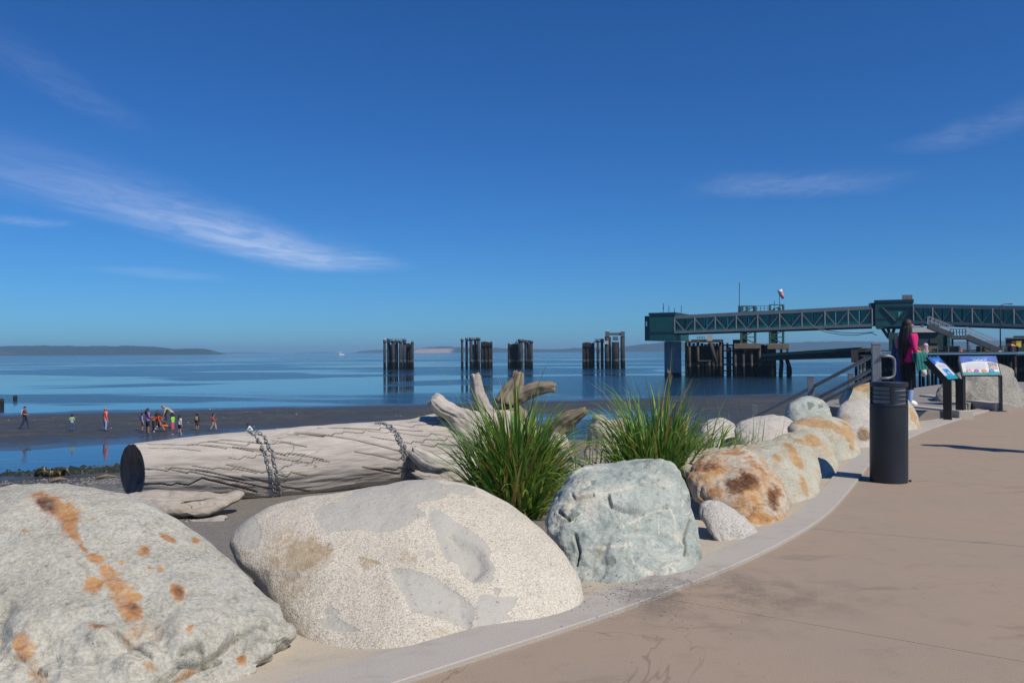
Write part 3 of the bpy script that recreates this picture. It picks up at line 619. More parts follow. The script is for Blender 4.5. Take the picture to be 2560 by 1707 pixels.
boulder('boulder', 'round dark blue-green boulder in front of the handrail posts',
        [(1962, 1040), (1972, 1012), (1998, 991), (2022, 987), (2052, 996), (2074, 1016), (2083, 1045), (2065, 1070), (2000, 1072), (1972, 1060)], 12.8, 12.2, .45, gC, nu=160, nv=80, e1=.85, e2=.85, amp=.05, fr=2.2, seed=10, patches=[[(2015, 1005), (2035, 1000), (2040, 1015), (2022, 1022)], [(2045, 1005), (2060, 1008), (2055, 1025), (2044, 1018)]])
boulder('boulder', 'rust-flecked olive boulder directly behind the bollard',
        [(2095, 1000), (2120, 972), (2150, 960), (2190, 955), (2225, 965), (2255, 985), (2282, 1010), (2300, 1045), (2307, 1072), (2285, 1084), (2230, 1104), (2160, 1090), (2110, 1040)], 13.6, 12.5, .4, gF, nu=180, nv=90, e1=.85, e2=.85, amp=.06, fr=1.4, seed=11, stains=[(2285, 1040, 7, 24, -25, .9), (2160, 970, 30, 10, 0, .8), (2297, 1065, 5, 12, 0, .7)])
boulder('boulder', 'low white boulder behind the sparse grass, left of the blue-green round one',
        [(1828, 1080), (1845, 1052), (1885, 1040), (1930, 1036), (1970, 1042), (1990, 1062), (1985, 1090), (1930, 1112), (1865, 1108)], 11.6, 10.8, .3, gW, nu=160, nv=80, amp=.05, fr=1.6, seed=12)
boulder('boulder', 'small pale boulder half hidden by grass, farthest left behind the tufts',
        [(1745, 1075), (1765, 1050), (1800, 1044), (1832, 1055), (1845, 1082), (1825, 1106), (1765, 1106)], 12.3, 11.6, .3, gW, nu=130, nv=70, amp=.05, fr=1.6, seed=13)
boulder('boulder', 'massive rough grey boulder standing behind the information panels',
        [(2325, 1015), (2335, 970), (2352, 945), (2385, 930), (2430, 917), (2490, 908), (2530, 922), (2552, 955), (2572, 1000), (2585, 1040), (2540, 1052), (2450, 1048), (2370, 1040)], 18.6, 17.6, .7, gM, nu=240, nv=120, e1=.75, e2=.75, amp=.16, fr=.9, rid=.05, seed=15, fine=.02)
# ---------------------------------------------------------------- driftwood
def wood_mat(name, c0, c1, c2, along='attr', rot=(0, 0, 0), brown=.3, crackf=.6):
    t = NT(name)
    if along == 'attr':
        n = t.n('ShaderNodeCombineXYZ'); t.set(n.inputs[0], t.attr('lu')); t.set(n.inputs[1], t.attr('lv')); vec = n.outputs[0]
    else: vec = t.map(t.co(), (1, 1, 1), rot=rot)
    g = t.noise(1.0, 7, .65, t.map(vec, (1.2, 9, 9)), dist=.35); f = t.noise(1.0, 4, .7, t.map(vec, (5, 90, 90)))
    b = t.noise(1.3, 5, .6, vec)
    col = t.ramp(g, [(.3, c0), (.5, c1), (.72, c2)])
    col = t.mix(.35, col, t.ramp(f, [(.3, tuple(x * .55 for x in c1)), (.65, tuple(min(1, x * 1.25) for x in c1))]))
    col = t.mix(t.math('MULTIPLY', t.ss(b, .52, .72), brown), col, (.26, .19, .12))
    wv = t.noise(1.0, 3, .5, t.map(vec, (1.6, 4.5, 4.5), rot=(0, 0, .10)), dist=.6)
    ck = t.math('SUBTRACT', 1, t.ss(t.math('ABSOLUTE', t.math('SUBTRACT', wv, .5)), .002, .012))
    ck = t.math('MULTIPLY', ck, t.ss(t.noise(.9, 3, .5, vec), .45, .6))
    at = t.math('MAXIMUM', t.attr('crack'), t.math('MULTIPLY', ck, crackf)); col = t.mix(at, col, (.035, .028, .022))
    h = t.math('ADD', t.math('MULTIPLY', g, .8), t.math('MULTIPLY', f, .35)); h = t.math('SUBTRACT', h, t.math('MULTIPLY', at, 1.0))
    return t.pbr(col, .85, normal=t.bump(h, .5, .02), spec=.2)
WOOD = wood_mat('driftwood_silver', (.33, .30, .27), (.44, .41, .375), (.55, .52, .48))
WOODB = wood_mat('driftwood_brown', (.11, .085, .06), (.24, .20, .15), (.38, .34, .275), brown=.5)
WOODX = wood_mat('driftwood_weathered', (.20, .17, .14), (.38, .345, .30), (.52, .48, .43), along='obj', brown=.4)
DARKW = wood_mat('driftwood_shaded_end', (.06, .048, .04), (.15, .12, .10), (.27, .23, .19), along='obj', rot=(0, R(90), 0))  # dark end grain; the shade on this face is also put into the colour

def limb(name, pts, rad, mat, parent, nu=40, nv=None, amp=.12, fr=3.0, seed=0, cracks=(), end_in=.15, base=None, flat=None, cut=0, crook=0, end_mat=None, jag=0):
    """a tapering piece of round wood along a polyline, closed at both ends"""
    pts = np.array(pts, float); k = len(pts); L = np.concatenate([[0], np.cumsum(np.linalg.norm(np.diff(pts, axis=0), axis=1))])
    nv = nv or max(10, int(L[-1] / .03)); s = np.linspace(0, L[-1], nv)
    c = np.stack([np.interp(s, L, pts[:, i]) for i in range(3)], 1)
    for _ in range(max(2, nv // 12)):
        c[1:-1] = .25 * c[:-2] + .5 * c[1:-1] + .25 * c[2:]
    r = np.interp(s, L, rad); T = np.gradient(c, axis=0); T /= np.linalg.norm(T, axis=1)[:, None]
    up = np.array([0, 0, 1.0]); a = np.cross(T, up); bad = np.linalg.norm(a, axis=1) < .15; a[bad] = np.cross(T[bad], [0, 1.0, 0]); a /= np.linalg.norm(a, axis=1)[:, None]; b = np.cross(a, T)
    w = np.linspace(0, 2 * math.pi, nu, endpoint=False)
    D = a[:, None, :] * np.cos(w)[None, :, None] + b[:, None, :] * np.sin(w)[None, :, None]      # w=90deg is up
    V0 = c[:, None, :] + D * r[:, None, None]
    n = fbm(V0 * fr + seed * 5.1, 3, .5); n2 = fbm(np.stack([np.broadcast_to(s[:, None] * .8, n.shape), np.cos(w)[None] * 3 + s[:, None] * 0, np.sin(w)[None] * 3 + s[:, None] * 0], -1) + seed, 4, .6)
    d = r[:, None] * amp * (n + .9 * n2)
    ck = np.zeros_like(n); WW = np.broadcast_to(((np.degrees(w) + 180) % 360 - 180)[None], n.shape); SS = np.broadcast_to(s[:, None], n.shape)
    for ln, wid, dep in cracks:       # (length m, angle deg) polylines
        rm = r.mean(); k_ = sst(wid, 0, seg_dist(SS, np.radians(WW) * rm, [(x, R(y) * rm) for x, y in ln])); ck = np.maximum(ck, k_); d = d - dep * k_
    V = c[:, None, :] + D * (r[:, None] + d)[..., None]
    if crook: V += crook * fbm(np.stack([SS * 1.5, SS * 0, SS * 0], -1) + seed * 3, 2)[..., None] * np.array([.5, .5, 1])
    if cut:     # oblique cut at the start
        f = np.clip(1 - s / .8, 0, 1)[:, None]; V += T[0] * (cut * f * (D @ np.array([-.35, -.9, .0])))[..., None]
    if jag: V += T[:, None, :] * (np.clip((s - s[-1] + .25) / .25, 0, 1)[:, None] * jag * fbm(np.stack([np.cos(w) * 2.5, np.sin(w) * 2.5, w * 0 + seed], -1), 3)[None])[..., None]
    lu = SS.copy(); lv = np.broadcast_to(w[None] * r.mean(), n.shape).copy()
    # closed ends
    def capring(i, q, ins): m_ = V[i].mean(0); return (m_ + (V[i] - m_) * q + T[i] * ins)[None]
    if end_mat:
        rim = [capring(0, .02, .5 * r[0]), capring(0, .3, .48 * r[0]), capring(0, .5, .18 * r[0]), capring(0, .8, .07 * r[0]), capring(0, .96, .012), V[:1] + T[0] * .004]
        E = np.concatenate(rim); E[1:-1] += .02 * fbm(E[1:-1] * 9, 3)[..., None] * np.array([1, .4, .4])
        grid_mesh('cut_end', E, end_mat, parent=parent, closed_u=True); V = np.concatenate([capring(0, .99, .02)] * 3 + [V, capring(-1, .85, .2 * r[-1] * .5), capring(-1, .4, .25 * r[-1]), capring(-1, .02, .28 * r[-1])])
    else: V = np.concatenate([capring(0, .02, end_in * r[0]), capring(0, .55, end_in * r[0] * .8), capring(0, .9, 0), V, capring(-1, .85, .2 * r[-1] * .5), capring(-1, .4, .25 * r[-1]), capring(-1, .02, .28 * r[-1])])
    ext = lambda A: np.concatenate([A[:1]] * 3 + [A] + [A[-1:]] * 3)
    return grid_mesh(name, V, mat, parent=parent, base=base, closed_u=True, attrs=dict(lu=ext(lu), lv=ext(lv), crack=ext(ck)))

def log_cracks():
    rg = np.random.RandomState(12); out = []
    for k in range(26):
        s0, a0, L = rg.uniform(-.1, 4.1), rg.uniform(-25, 85), rg.uniform(.4, 1.3); ln = [(s0, a0)]; s_, a_ = s0, a0
        while s_ < s0 + L:
            d = rg.uniform(.08, .3); s_ += d; a_ -= d * rg.uniform(24, 44); ln.append((s_, a_))
            if rg.uniform() < .35: s_ += rg.uniform(.015, .05); a_ += rg.uniform(2, 7); ln.append((s_, a_))
        out.append((ln, rg.uniform(.008, .012), rg.uniform(.006, .016)))
    out += [([(0, 10), (.16, 8), (.28, 4), (.33, 10), (.62, 4), (.9, -5), (1.2, -16)], .012, .022), ([(0, -20), (.2, -22), (.34, -26), (.4, -22), (.55, -26), (.72, -12), (1.0, -24), (1.35, -38)], .014, .03), ([(1.85, 66), (1.95, 62), (2.15, 53)], .04, .05), ([(2.1, 56), (2.5, 40), (3.0, 16), (3.5, -6), (3.9, -26)], .012, .025)]
    return out
lp = [P(330, 1178, 9.7), P(520, 1168, 10.05), P(700, 1164, 10.4), P(1020, 1133, 11.05), P(1150, 1110, 11.35), P(1290, 1090, 11.7)]
log = empty('driftwood_log', (lp[2][0], lp[2][1], gz(lp[2][0], lp[2][1])))
tag(log, 'long thick silver driftwood log with upturned roots, tied down by chains on the sand', 'driftwood log')
trunk = limb('trunk', lp, [.32, .38, .455, .435, .45, .36], WOOD, log, nu=240, nv=560, amp=.085, fr=1.1, seed=2, cut=.19, end_mat=DARKW,
     cracks=log_cracks())
hub = lp[-1]
for pts, rad, m_, sd_ in (
        ([P(1215, 1150, 11.2), P(1175, 1085, 11.05), P(1130, 1030, 10.95), P(1086, 995, 10.9)], [.22, .17, .125, .10], WOOD, 5),
        ([P(1245, 1110, 11.5), P(1215, 1040, 11.5), P(1198, 985, 11.5), P(1188, 940, 11.5)], [.20, .13, .085, .06], WOODX, 6),
        ([P(1300, 1080, 11.8), P(1270, 1010, 11.8), P(1288, 965, 11.85), P(1296, 932, 11.9)], [.24, .17, .11, .075], WOODB, 7),
        ([P(1275, 1005, 11.8), P(1310, 985, 11.8), P(1350, 972, 11.75), P(1384, 968, 11.7)], [.12, .105, .10, .075], WOODB, 8),
        ([P(1330, 1130, 11.7), P(1378, 1085, 11.5), P(1420, 1052, 11.4), P(1463, 1024, 11.3)], [.22, .16, .12, .045], WOODB, 9),
        ([P(1240, 1160, 11.1), P(1160, 1180, 10.7), P(1090, 1160, 10.5), P(1035, 1130, 10.55)], [.2, .19, .14, .08], WOOD, 10),
        ([P(1235, 1200, 10.9), P(1150, 1195, 10.4), P(1080, 1190, 10.25), P(1040, 1178, 10.3)], [.12, .10, .07, .04], WOODX, 12),
        ([P(1360, 1100, 11.6), P(1400, 1130, 11.2), P(1415, 1165, 10.9), P(1400, 1200, 10.7)], [.2, .16, .12, .06], WOOD, 11)):
    r_ = limb('root', pts, rad, m_, log, nu=44, amp=.42, fr=7, seed=sd_, crook=.10, jag=.10)

def wood_lump(name, label, out, Yt, Yb, th, mat, seed, amp=.04, cat='driftwood', **k):
    return boulder(name, label, out, Yt, Yb, th, mat, nu=180, nv=90, e1=.75, e2=.8, amp=amp, fr=2.2, rid=.015, seed=seed, group=None, cat=cat, sink=0, fine=.012, **k)
wood_lump('driftwood_slab', 'split weathered driftwood slab lying against the cut end of the log',
          [(290, 1255), (325, 1232), (370, 1224), (430, 1224), (500, 1230), (560, 1234), (600, 1224), (614, 1232), (600, 1252), (570, 1268), (535, 1284), (500, 1294), (450, 1292), (380, 1290), (310, 1285)], 9.0, 8.7, .2, WOODX, 21)
wood_lump('driftwood_stick', 'small brown driftwood fragment on the sand under the split slab',
          [(450, 1298), (480, 1296), (520, 1292), (555, 1284), (572, 1290), (560, 1300), (580, 1308), (540, 1313), (490, 1311)], 8.55, 8.45, .06, WOODX, 22, cat='driftwood')
wood_lump('driftwood_stump', 'knobbly pale driftwood stump standing between the two grass tufts',
          [(1455, 1180), (1462, 1120), (1470, 1070), (1485, 1045), (1500, 1042), (1520, 1055), (1550, 1046), (1580, 1052), (1600, 1080), (1590, 1130), (1600, 1200), (1530, 1220)], 10.6, 10.2, .25, WOODX, 23, amp=.12)
wood_lump('driftwood_block', 'bleached driftwood block low behind the blue-green boulder',
          [(1350, 1230), (1370, 1180), (1410, 1160), (1470, 1150), (1520, 1165), (1540, 1200), (1500, 1240), (1400, 1260)], 8.9, 8.5, .2, WOODX, 24, amp=.06)

# chains round the log: links along an arc over the trunk
CHAIN = paint('galvanised_chain', (.26, .28, .30), .5, .4, .3, 30)
def link_mesh(m, p, t, side, L=.056, w=.032, r=.0052):
    t = t / np.linalg.norm(t); side = side - t * (side @ t); side /= np.linalg.norm(side); pts = []
    for a in np.linspace(0, 2 * math.pi, 11)[:-1]:
        pts.append(p + t * (L / 2) * math.cos(a) + side * (w / 2) * math.sin(a) * (1.15 if abs(math.cos(a)) < .8 else 1))
    m.tube(pts + [pts[0]], r, 5, cap=False)
from mathutils.bvhtree import BVHTree
_tm = trunk.data; _bv = BVHTree.FromPolygons([tuple(np.array(v.co) + root_loc(log)) for v in _tm.vertices], [tuple(p.vertices) for p in _tm.polygons])
def on_log(x, y, Y):
    d = ray(x, y); d = d / np.linalg.norm(d); h_ = _bv.ray_cast(Vector(CP), Vector(d)); return np.array(h_[0]) - d * .02 if h_[0] is not None else P(x, y, Y)
def chain(px_top, Yc, center, rad, label, px_list):
    m = MB(); base = None
    pl = np.array(px_list); ll = np.concatenate([[0], np.cumsum(np.hypot(*np.diff(pl[:, :2], axis=0).T))]); sq = np.linspace(0, ll[-1], 40)
    pts = np.array([on_log(np.interp(q, ll, pl[:, 0]), np.interp(q, ll, pl[:, 1]), np.interp(q, ll, pl[:, 2])) for q in sq])
    Ls = np.concatenate([[0], np.cumsum(np.linalg.norm(np.diff(pts, axis=0), axis=1))]); s = np.arange(0, Ls[-1], .044)
    c = np.stack([np.interp(s, Ls, pts[:, i]) for i in range(3)], 1)
    c += .006 * np.random.normal(size=c.shape)
    for i in range(len(c) - 1):
        t = c[min(i + 1, len(c) - 1)] - c[max(i - 1, 0)]; n = np.array([.2, -1, .35])
        sd_ = np.cross(t, n) if i % 2 else n; link_mesh(m, c[i], t, sd_)
    o = m.build('chain', CHAIN, smooth=True, base=(pts[-1][0], pts[-1][1], pts[-1][2])); tag(o, label, 'chain', 'chains holding the log down'); return o
chain(0, 0, 0, 0, 'left strand of the pair of chains nearer the cut end of the log', [(618, 1078, 10.45), (636, 1085, 10.2), (650, 1105, 10.02), (664, 1135, 9.88), (676, 1175, 9.83), (683, 1210, 9.85), (686, 1242, 9.9)])
chain(0, 0, 0, 0, 'right strand of the pair of chains nearer the cut end of the log', [(636, 1078, 10.45), (655, 1085, 10.22), (668, 1103, 10.05), (682, 1133, 9.92), (693, 1175, 9.87), (699, 1210, 9.88), (702, 1240, 9.92)])
chain(0, 0, 0, 0, 'left strand of the chains crossing the log beside the roots', [(943, 1058, 11.1), (962, 1060, 10.85), (985, 1080, 10.62), (1003, 1112, 10.5), (1013, 1150, 10.45), (1015, 1180, 10.46), (1014, 1205, 10.5)])
chain(0, 0, 0, 0, 'right strand of the chains crossing the log beside the roots', [(955, 1057, 11.1), (976, 1063, 10.85), (996, 1085, 10.63), (1013, 1115, 10.52), (1021, 1150, 10.47), (1022, 1180, 10.48), (1020, 1205, 10.52)])

# ---------------------------------------------------------------- beach grass
def grass_mat():
    t = NT('grass_blade'); tone = t.attr('tone'); al = t.attr('along')
    col = t.ramp(tone, [(0, (.05, .17, .035)), (.35, (.13, .32, .06)), (.7, (.30, .44, .075)), (.88, (.34, .34, .09)), (.95, (.42, .30, .12)), (1, (.50, .27, .08))])
    col = t.mix(t.math('MULTIPLY', t.ss(al, .75, 1.0), .35), col, (.25, .22, .09))
    b = t.n('ShaderNodeBsdfPrincipled'); t.set(b.inputs['Base Color'], col); t.set(b.inputs['Roughness'], .45); t.set(b.inputs['Specular IOR Level'], .45)
    tl = t.n('ShaderNodeBsdfTranslucent'); t.set(tl.inputs[0], t.mix(.5, col, (.16, .22, .03)))
    m = t.n('ShaderNodeMixShader'); m.inputs[0].default_value = .38; t.t.links.new(b.outputs[0], m.inputs[1]); t.t.links.new(tl.outputs[0], m.inputs[2]); t.t.links.new(m.outputs[0], t.out.inputs[0]); return t.m
GRASS = grass_mat()
def tuft(label, center, rx, ry, n, hmin, hmax, spread, seed, droop=1.0, tall=0, wid=(.018, .040), straw=.12):
    rg = np.random.RandomState(seed); K = 8
    root = empty('beach_grass', (center[0], center[1], gz(center[0], center[1]))); tag(root, label, 'grass tuft', 'grass tufts behind the boulders')
    V = np.zeros((n, K, 3, 3)); tone = np.zeros((n, K, 3)); al = np.zeros((n, K, 3))
    for i in range(n):
        q = rg.uniform(0, 2 * math.pi); rr_ = math.sqrt(rg.uniform(0, 1)); bx, by = rx * rr_ * math.cos(q), ry * rr_ * math.sin(q)
        x, y = center[0] + bx, center[1] + by; z0 = gz(x, y) if i % 8 == 0 or i == 0 else z0
        az = math.atan2(by, bx + 1e-6) + rg.normal(0, .7) if rr_ > .25 else rg.uniform(0, 2 * math.pi)
        L = rg.uniform(hmin, hmax) * (1 - .35 * rr_); lean = abs(rg.normal(0, 1)) * spread * (.35 + rr_) ; cur = rg.uniform(.5, 2.3) * droop * (1.25 if rg.uniform() < .4 else .8)
        if i < tall: L = hmax * rg.uniform(.95, 1.1); lean = abs(rg.normal(0, .16)); cur = rg.uniform(.05, .35)
        w = rg.uniform(*wid) * (.45 if i < tall else 1); tn = min(.84, max(0, rg.normal(.46, .22)))
        if rg.uniform() < straw: tn = rg.uniform(.86, 1)
        p = np.array([x, y, z0 - .03]); th = lean; h = np.array([math.cos(az), math.sin(az), 0]); sd_ = np.array([-h[1], h[0], 0]); tw = rg.normal(0, .6)
        for k in range(K):
            t_ = k / (K - 1); ww = w * (1 - t_ ** 2.2) * (.55 + .45 * min(1, t_ * 4)) / 2 + .0006
            s2 = sd_ * math.cos(tw * t_) + np.array([0, 0, 1.0]) * math.sin(tw * t_) * .6
            nrm_ = np.cross(s2, h * math.sin(th) + np.array([0, 0, math.cos(th)]))
            V[i, k, 0] = p - s2 * ww; V[i, k, 1] = p - nrm_ * ww * .5; V[i, k, 2] = p + s2 * ww
            tone[i, k] = tn; al[i, k] = t_
            d = h * math.sin(th) + np.array([0, 0, math.cos(th)]); p = p + d * L / (K - 1); th = min(2.75, th + cur * (.12 + .9 * t_ ** 1.4) * 2.2 / (K - 1))
    V = np.maximum(V, np.array([-1e9, -1e9, -9]))
    idx = np.arange(n * K * 3).reshape(n, K, 3); q = np.stack([idx[:, :-1, :-1], idx[:, :-1, 1:], idx[:, 1:, 1:], idx[:, 1:, :-1]], -1).reshape(-1, 4)
    me = bpy.data.meshes.new('blades'); me.from_pydata((V.reshape(-1, 3) - root_loc(root)).tolist(), [], q.tolist()); me.materials.append(GRASS)
    for nm, a in (('tone', tone), ('along', al)):
        at = me.attributes.new(nm, 'FLOAT', 'POINT'); at.data.foreach_set('value', a.astype(np.float32).ravel())
    me.polygons.foreach_set('use_smooth', [True] * len(me.polygons))
    o = bpy.data.objects.new('blades', me); COL.objects.link(o); o.parent = root; tag(o, kind='stuff')
tuft('dense green grass tuft between the cream granite and blue-green boulders', (.02, 7.25), .23, .24, 1100, .5, 1.5, .30, 11, tall=3, straw=.13, droop=.85)
tuft('broad green grass tuft rising behind the blue-green boulder', (1.36, 8.0), .27, .28, 700, .5, 1.6, .33, 12, tall=4, straw=.13, droop=.85)
tuft('leaning low grass right of the broad tuft, above the beige boulder', (1.88, 8.3), .30, .28, 420, .5, 1.15, .55, 14, tall=2, droop=1.3, straw=.14)
tuft('sparse thin grass in front of the low white boulder', (2.75, 9.9), .40, .30, 110, .45, .85, .32, 13, tall=14, droop=.7, wid=(.008, .014))
tuft('thin grass growing at the foot of the pale driftwood stump', (.72, 7.9),   .16, .15, 60, .4, .8, .45, 15, tall=8, droop=.9, straw=.14)

# ---------------------------------------------------------------- bollard light
BOLL = paint('bollard_coat', (.022, .028, .038), .42, .2, .15, 3); LENS = paint('frosted_lens', (.17, .19, .21), .35, 0, .05, 3)
bc = G(2222, 1203); BR = .168; bh = .94
boll = empty('bollard_light', (bc[0], bc[1], 0)); tag(boll, 'dark grey cylindrical bollard light standing on the tan path', 'bollard')
def cylz(m, r, z0, z1, n=64, b=.004): m.lathe([(r - b, z0), (r, z0 + b), (r, z1 - b), (r - b, z1)], (bc[0], bc[1], 0), n)
part('column', BOLL, boll, lambda m: m.lathe([(BR - .002, 0), (BR, .004), (BR, bh - .232), (BR - .004, bh - .230), (BR - .004, bh - .227), (BR, bh - .225), (BR, bh - .209), (BR - .004, bh - .205)], (bc[0], bc[1], 0), 72), smooth=False)
part('lens', LENS, boll, lambda m: cylz(m,   .146, bh - .206, bh - .040))
part('cap', BOLL, boll, lambda m: m.lathe([(BR - .004, bh - .044), (BR, bh - .040), (BR, bh - .006), (BR - .006, bh)], (bc[0], bc[1], 0), 72))
for k in range(3): part('louver', BOLL, boll, lambda m: cylz(m, BR, bh - .044 - .0395 * (k + 1) - .003, bh - .044 - .0395 * (k + 1) + .003, 72, .001))
for k in range(4):
    a = R(45 + 90 * k) + .55
    part('louver_post', BOLL, boll, lambda m: m.bar((bc[0] + .155 * math.cos(a), bc[1] + .155 * math.sin(a), bh - .208), (bc[0] + .155 * math.cos(a), bc[1] + .155 * math.sin(a), bh - .041), .022, .022, up=(math.cos(a), math.sin(a), 0)))
part('base_bolt', BOLL, boll, lambda m: m.tube([(bc[0] + BR + .02, bc[1] - .03, 0), (bc[0] + BR + .02, bc[1] - .03, .02)], .012, 8))
boll.rotation_euler = (0, R(.6), 0)

# ---------------------------------------------------------------- information panels
BLK = paint('black_powder_coat', (.012, .014, .016), .4, .1, .2, 5)
PBLUE = paint('print_blue', (.025, .10, .42), .3, 0, .04); PWHITE = paint('print_pale', (.62, .64, .68), .3, 0, .04); PTEAL = paint('print_teal', (.01, .30, .33), .3, 0, .05)
PCYAN = paint('print_cyan', (.04, .28, .60), .3, 0, .03); PTXT = paint('print_text', (.22, .24, .28), .3, 0, .05); PRED = paint('print_red', (.42, .10, .12), .3, 0, .1); PPINK = paint('print_pink', (.55, .35, .34), .3, 0, .2, 60)
PDK = paint('print_navy', (.03, .05, .14), .3, 0, .1); PORG = paint('print_orange', (.55, .22, .06), .3, 0, .2, 60); PGREY = paint('print_grey', (.25, .26, .25), .3, 0, .4, 40); PPUR = paint('print_purple', (.25, .14, .40), .3, 0, .3, 60)
def info_panel(label, legs, u, v, rise, zf, title, pic):
    """legs: ground points of the two legs; u: width vector; v: horizontal run of the panel; rise: its height gain"""
    c = (legs[0] + legs[1]) / 2; r_ = empty('information_panel', (c[0], c[1], 0)); tag(r_, label, 'information panel', 'information panels beside the path')
    u = np.array([*u, 0.0]); v3 = np.array([*v, rise]); o = np.array([c[0], c[1], zf]) - u / 2
    n = np.cross(u, v3); n /= np.linalg.norm(n)
    if n[2] < 0: n = -n
    part('panel_frame', BLK, r_, lambda m: m.obox(o - u * .025 - v3 * .02 - n * .035, u * 1.05, v3 * 1.04, n * .034), bevel=.004)
    e = 0.0
    def sheet(name, mat, poly, h, par): # poly in panel units (0..1 across, 0..1 up)
        m = MB(); k = len(poly); lo = [o + u * a + v3 * b + n * (h - .0012) for a, b in poly]; hi = [o + u * a + v3 * b + n * h for a, b in poly]
        m.add(lo + hi, [tuple(range(k))[::-1], tuple(range(k, 2 * k))] + [(i, (i + 1) % k, k + (i + 1) % k, k + i) for i in range(k)]); return m.build(name, mat, par)
    face = sheet('panel_face', PWHITE, [(0, 0), (1, 0), (1, 1), (0, 1)], .0015, r_)
    arc = [(x, .74 - .13 * (2 * x - 1) ** 2 + (0 if pic else .02)) for x in np.linspace(0, 1, 15)]
    sheet('header', PBLUE, [(0, 1)] + arc + [(1, 1)], .003, face)
    sheet('footer', PTEAL, [(0, 0), (1, 0), (1, .15)] + [(x, .15 + .02 * math.sin(x * 9)) for x in np.linspace(.95, 0, 12)], .003, face)
    x = title[0]
    for wd in title[1]: sheet('title_word', PCYAN, [(x, .835), (x + wd, .835), (x + wd, .905), (x, .905)], .0045, face); x += wd + .022
    x = title[0] + .07
    for wd in title[2]: sheet('title_word', PWHITE, [(x, .765), (x + wd, .765), (x + wd, .80), (x, .80)], .0045, face); x += wd + .02
    if pic:
        for k in range(6): sheet('text_line', PTXT, [(.10, .60 - k * .06), (.66 - (.1 if k == 5 else 0), .60 - k * .06), (.66 - (.1 if k == 5 else 0), .612 - k * .06), (.10, .612 - k * .06)], .003, face)
        ph_ = sheet('photo', PGREY, [(.73, .30), (.97, .30), (.97, .63), (.73, .66)], .0035, face)
        sheet('photo_stone', PPINK, [(.74, .31), (.96, .31), (.95, .45), (.88, .5), (.79, .44)], .005, face)
        for k, (cc, rc) in enumerate(((PPINK, PRED), (PPUR, PRED), (PORG, PGREY), (PCYAN, PDK))):
            cx, cy = .17 + k * .205, .20; asp = .74 / math.hypot(*v, rise)
            ring = sheet('emblem', rc, [(cx + .072 * math.cos(a), cy + .072 * asp * math.sin(a)) for a in np.linspace(0, 2 * math.pi, 22)[:-1]], .005, face)
            sheet('emblem_picture', cc, [(cx + .055 * math.cos(a), cy + .055 * asp * math.sin(a)) for a in np.linspace(0, 2 * math.pi, 20)[:-1]], .0065, face)
    else:
        for k in range(3): sheet('text_line', PTXT, [(.2, .62 - k * .045), (.8, .62 - k * .045), (.8, .63 - k * .045), (.2, .63 - k * .045)], .003, face)
        sheet('picture', PCYAN, [(.28, .14), (.74, .14), (.74, .46), (.28, .46)], .0045, face)
        sheet('picture_animal', PWHITE, [(.42, .27), (.60, .22), (.64, .25), (.5, .32)], .006, face); sheet('picture_animal', PDK, [(.42, .32), (.5, .33), (.6, .26), (.55, .34), (.47, .38)], .0065, face)
    uu = u / np.linalg.norm(u); hv = np.array([*v, 0]); hv /= np.linalg.norm(hv)
    for lg, sg in zip(legs, (0, 1)):
        b = np.array([lg[0], lg[1], 0.0]); top = b + np.array([0, 0, zf + .0])
        lgp = part('leg', BLK, r_, lambda m: m.obox(b - uu * .025 - hv * .06, uu * .05, hv * .13, np.array([0, 0, zf - .01])), bevel=.003)
        part('arm', BLK, r_, lambda m: m.hexa([top - uu * .025 - hv * .055 - np.array([0, 0, .06]), top + uu * .025 - hv * .055 - np.array([0, 0, .06]), top + uu * .025 + hv * .07 - np.array([0, 0, .06]), top - uu * .025 + hv * .07 - np.array([0, 0, .06])] + [q + np.array([*v, rise - .035]) for q in (top - uu * .025 - hv * .055 - n * .02, top + uu * .025 - hv * .055 - n * .02, top + uu * .025 + hv * .02 - n * .06, top - uu * .025 + hv * .02 - n * .06)]))
        part('foot_plate', BLK, r_, lambda m: m.obox(b - uu * .09 - hv * .10, uu * .18, hv * .22, np.array([0, 0, .014])), bevel=.003)
info_panel('slanted information panel seen edge-on, nearer the bollard, with a bird picture', [G(2370, 1052), G(2401, 1046)], (.47, .52), (-.26, .19), .38, .72, (.2, (.25, .32), (.3,)), False)
info_panel('wide blue and teal information panel facing the path in front of the grey boulder', [G(2502, 1027), G(2412, 1030)], (.72, -.02), (.09, .33), .37, .725, (.26, (.16, .12, .17), (.04, .1, .1, .08)), True) if False else None
_l0 = G(2410, 1028.5); _l1 = G(2502, 1028)
info_panel('wide blue and teal information panel facing the path in front of the grey boulder', [_l0, _l1], tuple((_l1 - _l0)[:2]), (.10, .33), .37, .725, (.28, (.16, .1, .17), (.04, .1, .1, .07)), True)

